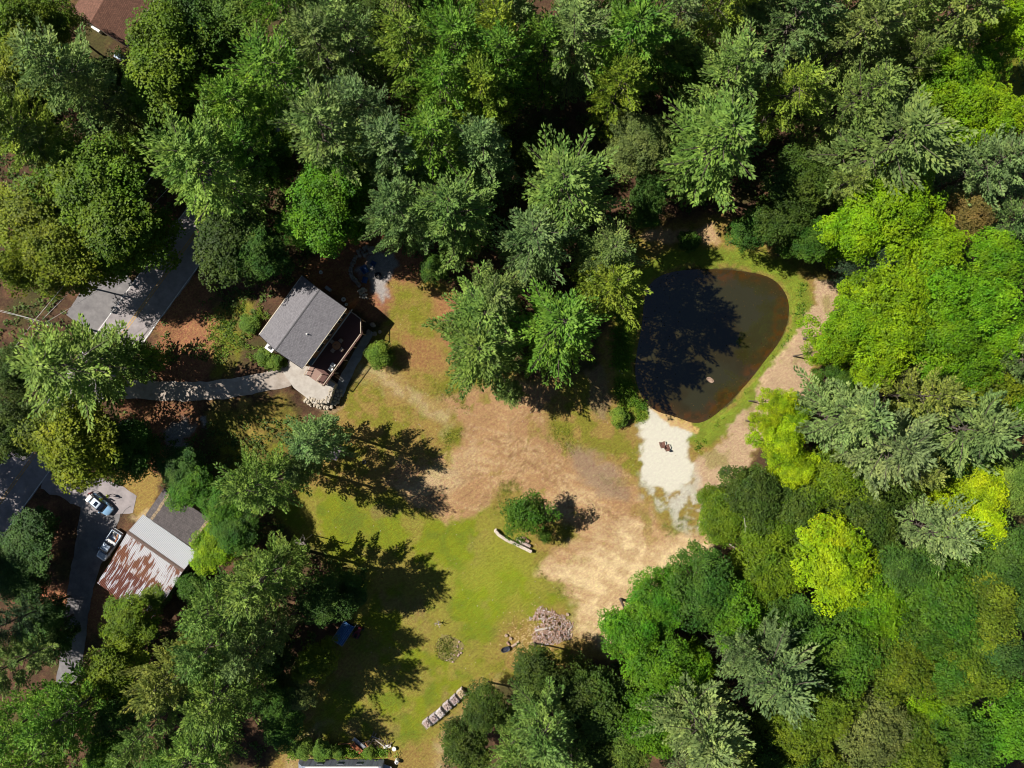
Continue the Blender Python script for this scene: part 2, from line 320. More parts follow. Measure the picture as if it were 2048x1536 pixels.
# pond surroundings
pd = poly_sd(PX, PY, [(CX+x*S, CY-y*S) for x, y in POND]); pq = pd+wx*.35
C = mixc(C, BANK*(.8+.5*nB[:, None]), (1-sstep(34, 52, pq))*.92)
C = mixc(C, DRY*.85, (1-sstep(6, 14, pq))*.7*sstep(.4, .6, nB))
C = mixc(C, c3(.045, .035, .012), 1-sstep(-2, 3, pq))
PATH = [(1636,560),(1668,572),(1672,600),(1650,660),(1628,710),(1625,770),(1600,800),(1535,870),(1500,930),(1450,985),(1400,1010),(1392,925),(1420,895),(1470,850),(1508,800),(1535,750),(1570,700),(1600,650),(1622,600)]
pm = inside(PATH, 5)
C = mixc(C, c3(.37, .255, .155)*(.88+.24*nB[:, None]), pm); C = mixc(C, GRASS, pm*sstep(.56, .66, nA)*.5)
C = mixc(C, c3(.36, .235, .12), inside([(1285,462),(1330,450),(1440,455),(1452,480),(1380,487),(1300,490)], 6))
C = mixc(C, c3(.20, .13, .08), inside([(1170,740),(1215,730),(1215,850),(1190,850)], 8)*.7)
BEACH = [(1312,824),(1350,836),(1385,852),(1380,880),(1378,910),(1396,930),(1388,970),(1350,985),(1300,970),(1275,955),(1288,900),(1290,860)]
C = mixc(C, WHITE, inside(BEACH, 5)); C = mixc(C, WHITE*.85, inside([(1290,960),(1395,960),(1400,1030),(1350,1040),(1300,1000)], 22)*sstep(.46, .6, nB)*.85)
C = mixc(C, c3(.42, .27, .10), inside([(1318,815),(1395,845),(1390,866),(1345,850),(1312,832)], 4, grow=2)*.9)
# gravel patches
C = mixc(C, GREY*1.35, inside([(735,510),(770,500),(790,520),(785,560),(780,600),(760,605),(735,560),(712,545)], 7)*.9)
C = mixc(C, GREY*.95, inside([(335,850),(365,838),(385,860),(365,900),(340,890)], 6)); C = mixc(C, GREY*1.5, inside([(405,845),(420,840),(422,858),(408,862)], 3)*.8)
C = mixc(C, c3(.42, .38, .34), inside([(572,70),(600,55),(632,68),(640,95),(600,105),(580,95)], 5))
C = mixc(C, DRY*1.05, inside([(225,950),(300,930),(330,970),(290,1035),(262,1020)], 6)*.9); C = mixc(C, SAND*.8, inside([(262,1030),(300,1000),(300,1040),(270,1060)], 5)*.8)
C = mixc(C, SAND*.75, inside([(590,735),(620,730),(640,800),(700,810),(660,820),(600,800)], 5)*.5)
C = mixc(C, WHITE*.8, inside([(1278,945),(1398,945),(1408,1045),(1375,1075),(1320,1035),(1284,995)], 16)*(1-inside(BEACH, 5))*sstep(.36, .56, nB)*.75)
AM = 1-.72*inside(BEACH, 8)-.15*np.clip(dm+pm, 0, 1)*(1-inside(BEACH, 8))
C = np.column_stack([C, np.clip(AM, .2, 1)])
Z = hgt(X, Y)
ix = np.arange(len(gx)-1); iy = np.arange(len(gy)-1); IX, IY = np.meshgrid(ix, iy); b0 = (IY*len(gx)+IX).ravel()
F = np.stack([b0, b0+1, b0+1+len(gx), b0+len(gx)], 1)
ground = link(np_mesh('ground', np.stack([X, Y, Z], 1), F, attr_mat('ground_soil', 8.0, lo=.42, hi=1.58, streak=True), col=C, smooth=True), 'ground'); tag(ground, kind='structure')
del C, F, QX, QY

# ------------------------------------------------------------------ pond water
m_w, n_, l_, b_ = new_mat('pond_water')
b_.inputs['Roughness'].default_value = 0.05; b_.inputs['Specular IOR Level'].default_value = 0.9; b_.inputs['IOR'].default_value = 1.52
at_ = n_.new('ShaderNodeAttribute'); at_.attribute_name = 'col'; l_.new(at_.outputs['Color'], b_.inputs['Base Color'])
tc_ = n_.new('ShaderNodeTexCoord'); nz_ = n_.new('ShaderNodeTexNoise'); nz_.inputs['Scale'].default_value = 1.6; nz_.inputs['Detail'].default_value = 3
bp_ = n_.new('ShaderNodeBump'); bp_.inputs['Strength'].default_value = .08; bp_.inputs['Distance'].default_value = .05
l_.new(tc_.outputs['Object'], nz_.inputs['Vector']); l_.new(nz_.outputs['Fac'], bp_.inputs['Height']); l_.new(bp_.outputs[0], b_.inputs['Normal'])
px = np.arange(15, 50, .22); py = np.arange(-10, 22, .22); GX, GY = np.meshgrid(px, py); GX = GX.ravel(); GY = GY.ravel()
d = poly_sd(GX, GY, POND); dn = d+(fbm(GX, GY, 2.0, 51)-.5)*2.6
WC = np.tile(c3(.025, .020, .0065), (len(GX), 1)); WC = mixc(WC, c3(.028, .026, .011), sstep(.4, .6, fbm(GX, GY, 5, 52)))
wd_ = np.where((GX > 33)|(GY < -2), 1.0, .35)
WC = mixc(WC, c3(.060, .026, .006), sstep(-2.8, -.3, dn)*wd_*(.25+.75*sstep(.42, .62, fbm(GX, GY, .9, 53)))); WC = mixc(WC, c3(.05, .03, .012), sstep(-.5, .2, dn)*.7)
IX, IY = np.meshgrid(np.arange(len(px)-1), np.arange(len(py)-1)); b0 = (IY*len(px)+IX).ravel(); F = np.stack([b0, b0+1, b0+1+len(px), b0+len(px)], 1)
F = F[(d[F] < .45).any(1)]
water = link(np_mesh('pond_water', np.stack([GX, GY, np.full(len(GX), -.40)], 1), F, m_w, col=WC), 'pond_water'); tag(water, kind='structure')

# ------------------------------------------------------------------ paved strips
def strip(name, pts, widths, m, dz, kind='structure', step=.5, cross=6, rag=.12, wob=0):
    P = [Vector((*W(*p), 0)) for p in pts]; C_ = []; Wd = []
    for i in range(len(P)-1):
        n = max(2, int((P[i+1]-P[i]).length/step))
        for k in range(n): C_.append(P[i].lerp(P[i+1], k/n)); Wd.append(widths[i]+(widths[i+1]-widths[i])*k/n)
    C_.append(P[-1]); Wd.append(widths[-1])
    for _ in range(6):
        C_ = [C_[0]]+[(C_[i-1]+C_[i]*2+C_[i+1])/4 for i in range(1, len(C_)-1)]+[C_[-1]]
    vs = []; n = len(C_)
    for i, p in enumerate(C_):
        d_ = (C_[min(i+1, n-1)]-C_[max(i-1, 0)]).normalized(); q = Vector((-d_.y, d_.x, 0))
        for k in range(cross+1):
            t = (k/cross-.5)*Wd[i]
            if k in (0, cross): t += (float(fbm(np.array([p.x]), np.array([p.y]), 1.5, 61+k, 3)[0])-.5)*rag*2*(1 if k else -1)
            vs.append((p.x+q.x*t, p.y+q.y*t))
    V = np.array(vs); z = hgt(V[:, 0], V[:, 1])+dz
    i, k = np.meshgrid(np.arange(n-1), np.arange(cross), indexing='ij'); b = (i*(cross+1)+k).ravel(); F = np.stack([b, b+cross+1, b+cross+2, b+1], 1)
    me = np_mesh(name, np.column_stack([V, z]), F, m); o = link(me, name); return tag(o, kind=kind)
m_asph = mat('asphalt_worn', (.33, .29, .285), (.21, .185, .185), .5, .9, bump=.3, detail=9)
m_asphd = mat('asphalt_grey', (.215, .20, .195), (.13, .12, .12), .6, .9, bump=.3, detail=9)
m_conc = mat('driveway_concrete', (.42, .36, .31), (.30, .245, .20), .7, .9, bump=.3, detail=9)
m_yel = mat('road_yellow_paint', (.62, .33, .03), (.35, .2, .05), 2.5, .7, detail=8)
m_whi = mat('road_white_paint', (.75, .74, .72), (.4, .38, .36), 2.5, .7, detail=8)
def roadline(off, y0, y1, n=2):         # x of the right edge as a function of photo row, shifted
    return [(389.6-.727*(y-542.6)+off, y) for y in np.linspace(y0, y1, n)]
strip('road', [(x-53, y) for x, y in roadline(0, -700, 2300, 12)], [7.2]*12, m_asph, .05, rag=.25)
strip('road_shoulder', [(262,560),(205,605),(165,655)], [6.5, 8, 7], m_asphd, .042, rag=.5)
for nm, off, w_, m_ in (('road_edge_line', 0, .13, m_whi), ('road_edge_line', -106, .13, m_whi), ('road_centre_line', -50.5, .11, m_yel), ('road_centre_line', -55.8, .11, m_yel)):
    strip(nm, roadline(off, -700, 2300, 12), [w_]*12, m_, .056, cross=2, rag=.015)
strip('driveway', [(228,776),(300,781),(400,783),(480,775),(540,762),(596,748)], [3.2, 3.0, 3.1, 3.0, 3.0, 3.4], m_conc, .06, rag=.3)
strip('garage_driveway', [(85,962),(150,975),(195,990),(235,1000),(270,1008)], [2.6, 4.6, 5.6, 4.6, 2.6], m_asph, .046, rag=.4)
strip('garage_lane', [(205,1000),(195,1060),(175,1120),(158,1190),(150,1260),(140,1345),(120,1420)], [6.5, 6.2, 4.6, 4.0, 3.6, 3.4, 3.2], m_asphd, .042, rag=.4)
strip('walkway', [(676,790),(690,757),(712,716),(730,680),(742,662)], [1.7, 1.6, 1.5, 1.3, 1.0], mat('walkway_concrete', (.33, .33, .32), (.22, .21, .2), .9, .9, detail=8), .03, rag=.2)
m_crack = mat('asphalt_crack', (.03, .03, .03))
strip('asphalt_crack', [(262,1012),(252,1018),(246,1026),(242,1034)], [.06]*4, m_crack, .052, cross=2, rag=.03, step=.2)

# ------------------------------------------------------------------ trees
m_leaf = leaf_mat('broad_leaves', .20); m_need = leaf_mat('pine_needles', .30, .6, .35)
m_bark = mat('tree_bark', (.13, .10, .08), (.07, .055, .045), 4, .95, bump=.5, stretch=(1, 1, .3))
m_dead = mat('dead_wood', (.42, .37, .32), (.26, .22, .19), 5, .9, stretch=(1, 1, .4))
def kites(P, D, N, L, Wd, tint, rng):   # leaf-sized kites: base P, direction D, normal N
    D = D/np.linalg.norm(D, axis=1)[:, None]; Sd = np.cross(D, N); Sd /= np.linalg.norm(Sd, axis=1)[:, None]+1e-9
    L = L[:, None]; Wd = Wd[:, None]; mid = P+D*L*.42
    V = np.stack([P, mid+Sd*Wd*.5, P+D*L, mid-Sd*Wd*.5], 1).reshape(-1, 3)
    return V, np.arange(len(V), dtype=np.int32).reshape(-1, 4), tint
def pine_mesh(seed, H=26., Rr=6.2, dens=1.0, dirn=None):
    rng = np.random.default_rng(seed); Ps = []; Ds = []; Ts = []; tr = MB()
    tr.tube([(0, 0, -.5), (.05, 0, H*.35), (0, .08, H*.7), (0, 0, H*.97)], [.38, .30, .17, .03], 7)
    z = H*.985; az0 = rng.uniform(0, 6.28); lobes = rng.uniform(.66, 1.16, 9)
    while z > H*.08:
        t = (H-z)/(H*.73); nb = 5 if t > .3 else 4; az0 += rng.uniform(.4, 1.1)
        base = Rr*(.10+.98*min(1, (t/.52))**.72)*(1-.35*max(0, t-.62)/.38)
        for k in range(nb):
            az = az0+k*2*math.pi/nb+rng.normal(0, .16)
            lf = lobes[int(((az % 6.283)/6.283)*9) % 9]
            L = base*lf*rng.uniform(.66, 1.22)
            if rng.random() < .06: continue
            ux, uy = math.cos(az), math.sin(az); rise = .75*(1-t)**1.3+.06; tintb = rng.uniform(.2, .8); crv = rng.normal(0, .12)
            s0 = .12 if t < .2 else .30
            ss = np.arange(s0, 1.0, .27/max(L, .5)/dens)
            if len(ss) < 2: ss = np.array([.5, .95])
            def pt(s):
                s = np.asarray(s); r_ = L*s; a = az+crv*s*s
                return np.stack([np.cos(a)*r_, np.sin(a)*r_, z+L*(rise*s-.16*s*s+.16*s**4)], -1)
            if k % 2 == 0 and L > 2: q = pt([0, .35, .7, .95]); tr.tube([tuple(p) for p in q], [.07, .055, .035, .012], 4, False)
            for s in ss:
                p = pt(s); bl = min(1.5, .31*L+.25)*(1-s**1.6)**.8*rng.uniform(.75, 1.15)+.10
                for sg in (-1, 1):
                    a2 = az+crv*2*s+sg*rng.uniform(.55, .95); nt = max(1, int(bl/.26))
                    for q in range(nt):
                        fr = (q+.6)/nt*bl
                        Ps.append((p[0]+math.cos(a2)*fr, p[1]+math.sin(a2)*fr, p[2]+.12*fr+rng.normal(0, .05)))
                        Ds.append((math.cos(a2*.6+az*.4)+rng.normal(0, .25), math.sin(a2*.6+az*.4)+rng.normal(0, .25), .3+rng.normal(0, .2)))
                        Ts.append(np.clip(tintb+.25*(fr/1.2)+rng.normal(0, .12), 0, 1))
            e = pt(1.0); Ps.append(tuple(e)); Ds.append((ux, uy, .5)); Ts.append(min(1, tintb+.3))
        z -= (.52+.95*t)*rng.uniform(.8, 1.2)
    P = np.array(Ps); D = np.array(Ds); T = np.array(Ts); n = len(P)
    V = []; F = []; TT = []; off = 0
    for j in range(2):
        N = rng.normal(0, 1, (n, 3))*(.3 if j == 0 else .55)+np.array([-.15, 0, 1.0 if j == 0 else .3]); Dj = D+rng.normal(0, .22, (n, 3))
        v, f, tt = kites(P+rng.normal(0, .03, (n, 3)), Dj, N, rng.uniform(.38, .60, n), rng.uniform(.17, .27, n), np.clip(T+rng.normal(0, .1, n), 0, 1), rng)
        V.append(v); F.append(f+off); TT.append(tt); off += len(v)
    cm = np_mesh('pine_crown', np.concatenate(V), np.concatenate(F), m_need, tint=np.concatenate(TT))
    to = tr.build('trunk', m_bark); tm = to.data; bpy.data.objects.remove(to)
    return cm, tm, H, Rr
def leafy_mesh(seed, H=17., Rr=5., blob=(.5, .85), nper=34, lobes=9, gap=.12, leaf=.30, flat=.55, ragged=.25, trunk=True, low=.35):
    rng = np.random.default_rng(seed); tr = MB()
    zc = H-Rr*flat*1.15; crown = []
    crown.append((0, 0, zc+Rr*flat*.35, Rr*.55))
    for k in range(lobes):
        a = k*2*math.pi/lobes+rng.normal(0, .25); rr = Rr*rng.uniform(.5, .74)*(1+rng.normal(0, ragged*.4))
        crown.append((math.cos(a)*rr, math.sin(a)*rr, zc+Rr*flat*rng.uniform(-.45, .35), Rr*rng.uniform(.28, .42)))
    for k in range(max(3, lobes//2)):
        a = rng.uniform(0, 6.28); rr = Rr*rng.uniform(.15, .4); crown.append((math.cos(a)*rr, math.sin(a)*rr, zc+Rr*flat*rng.uniform(.25, .6), Rr*rng.uniform(.28, .4)))
    for k in range(lobes-2):
        a = rng.uniform(0, 6.28); rr = Rr*rng.uniform(.45, .72); crown.append((math.cos(a)*rr, math.sin(a)*rr, H*rng.uniform(low, .62), Rr*rng.uniform(.24, .34)))
    P = []; D = []; N = []; T = []
    for (x, y, z, r) in crown:
        if trunk: tr.tube([(0, 0, max(.5, z*.72)), (x*.5, y*.5, z*.9), (x*.85, y*.85, z+r*.2)], [.09, .05, .02], 5, False)
        nb = int(2.6*r*r/(np.mean(blob)**2)*(1-gap)*1.6)+3
        tl = rng.uniform(.25, .75)
        for b in range(nb):
            ct = rng.uniform(-.25, 1)**1 if rng.random() < .8 else rng.uniform(-.8, 0); a = rng.uniform(0, 6.28); st = math.sqrt(max(0, 1-ct*ct))
            nn = np.array([st*math.cos(a), st*math.sin(a), ct]); br = rng.uniform(*blob)
            c = np.array([x, y, z])+nn*np.array([r, r, r*.8])*rng.uniform(.72, 1.16); tb = np.clip(tl+rng.normal(0, .16), 0, 1)
            m = int(nper*(br/np.mean(blob))**2)
            ph = rng.uniform(0, 6.28, m); cz = rng.uniform(-.1, 1, m); sz = np.sqrt(1-np.clip(cz, 0, 1)**2)
            q = np.stack([sz*np.cos(ph), sz*np.sin(ph), cz*.62], 1)
            P.append(c+q*br*rng.uniform(.75, 1.0, (m, 1))*np.array([1, 1, .8])); out = q*.6+nn*.35+np.array([0, 0, .15])
            D.append(np.stack([np.cos(ph), np.sin(ph), rng.uniform(-.5, .3, m)], 1)); N.append(out+rng.normal(0, .3, (m, 3))+np.array([0, 0, .45])); T.append(np.clip(tb+rng.normal(0, .13, m), 0, 1))
    P = np.concatenate(P); D = np.concatenate(D)+rng.normal(0, .2, (len(P), 3)); N = np.concatenate(N); T = np.concatenate(T); n = len(P)
    v, f, t = kites(P, D, N, rng.uniform(.8, 1.25, n)*leaf, rng.uniform(.6, .9, n)*leaf, T, rng)
    cm = np_mesh('leafy_crown', v, f, m_leaf, tint=t)
    tr.tube([(0, 0, -.4), (.1, .05, H*.3), (0, 0, zc)], [.30, .2, .1], 7)
    to = tr.build('trunk', m_bark); tm = to.data; bpy.data.objects.remove(to)
    return cm, tm, H, Rr
LIB = {'P': [pine_mesh(100+i, 26, 6.2*(1 if i % 3 else .95), 1.1 if i % 2 else .85) for i in range(9)],
       'M': [leafy_mesh(200+i, 18, 5.3, (.42, .72), 40, 11, .42, .25, .55, .3) for i in range(5)],
       'O': [leafy_mesh(300+i, 17, 5.2, (.42, .8), 26, 11, .30, .30, .7, .6) for i in range(5)],
       'L': [leafy_mesh(600+i, 10, 3.4, (.32, .6), 24, 8, .5, .22, .8, .8, low=.25) for i in range(3)],
       'D': [leafy_mesh(400+i, 17, 5.0, (.4, .75), 32, 12, .32, .25, .65, .4) for i in range(5)],
       'B': [leafy_mesh(500+i, 4, 2.2, (.28, .45), 30, 8, .05, .17, .7, .3) for i in range(3)]}
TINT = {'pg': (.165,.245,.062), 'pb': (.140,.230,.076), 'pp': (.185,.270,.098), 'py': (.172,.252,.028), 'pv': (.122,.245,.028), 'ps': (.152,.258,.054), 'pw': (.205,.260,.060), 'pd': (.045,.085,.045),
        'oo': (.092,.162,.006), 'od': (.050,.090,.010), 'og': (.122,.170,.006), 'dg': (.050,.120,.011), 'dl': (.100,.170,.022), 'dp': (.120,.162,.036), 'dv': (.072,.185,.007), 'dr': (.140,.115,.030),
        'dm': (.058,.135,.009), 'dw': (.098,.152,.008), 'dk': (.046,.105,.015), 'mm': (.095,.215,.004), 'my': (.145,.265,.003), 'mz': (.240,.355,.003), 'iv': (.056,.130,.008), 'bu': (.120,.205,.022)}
KIND = {'P': ('pine_tree', 'pine tree', 'pine trees round the clearing'), 'M': ('maple_tree', 'maple tree', 'bright maples east of the pond'), 'O': ('oak_tree', 'oak tree', 'oaks in the wood and by the road'), 'D': ('broadleaf_tree', 'tree', 'broadleaf trees round the clearing'), 'B': ('shrub', 'shrub', 'shrubs by the house and the camper')}
# undergrowth: low leafy clumps over the forest floor
def undergrowth():
    rng = np.random.default_rng(9); Vs = []; Fs = []; Ts = []; off = 0; n = 0
    U = rng.uniform(-60, 2100, 26000); V_ = rng.uniform(-60, 1600, 26000)
    xs = (U-CX)/S; ys = -(V_-CY)/S
    ok = (poly_sd(U, V_, CLEAR) > 10) & (fbm(xs, ys, 5, 77, 3) > .38)
    for P_ in (NOGROW): ok &= poly_sd(U, V_, P_) > 4
    uu, vv = house_uv(xs, ys); ok &= ~((abs(uu) < 11) & (vv > -6) & (vv < 11))
    rx = 389.6-.727*(V_-542.6); ok &= (U > rx+14) | (U < rx-125)
    xs = xs[ok][:9500]; ys = ys[ok][:9500]; zs = hgt(xs, ys)
    for x, y, z in zip(xs, ys, zs):
        r = rng.uniform(.3, .95); m = 11; ph = rng.uniform(0, 6.28, m); q = np.stack([np.cos(ph)*r*rng.uniform(.1, 1, m), np.sin(ph)*r*rng.uniform(.1, 1, m), rng.uniform(.05, .8, m)*r], 1)
        Vs.append(np.array([x, y, z])+q)
    P = np.concatenate(Vs); n = len(P); D = rng.normal(0, 1, (n, 3))*np.array([1, 1, .4]); N = rng.normal(0, .4, (n, 3))+np.array([0, 0, 1.])
    v, f, t = kites(P, D, N, rng.uniform(.28, .5, n), rng.uniform(.18, .32, n), rng.uniform(0, 1, n), rng)
    o = link(np_mesh('undergrowth', v, f, m_leaf, tint=t), 'undergrowth'); o.color = (.07, .115, .018, 1); tag(o, kind='stuff')
NOGROW = [[(60,900),(240,900),(340,960),(440,1010),(400,1240),(180,1300),(60,1400),(0,1500),(-60,1400),(-60,1000)], [(120,520),(300,520),(240,680),(140,680)], [(200,740),(620,720),(660,830),(200,820)], [(640,480),(830,480),(800,640),(640,620)], [(130,-60),(320,-60),(260,140),(130,60)], [(560,50),(650,50),(650,110),(560,110)], [(560,1470),(820,1470),(820,1600),(560,1600)]]
undergrowth()
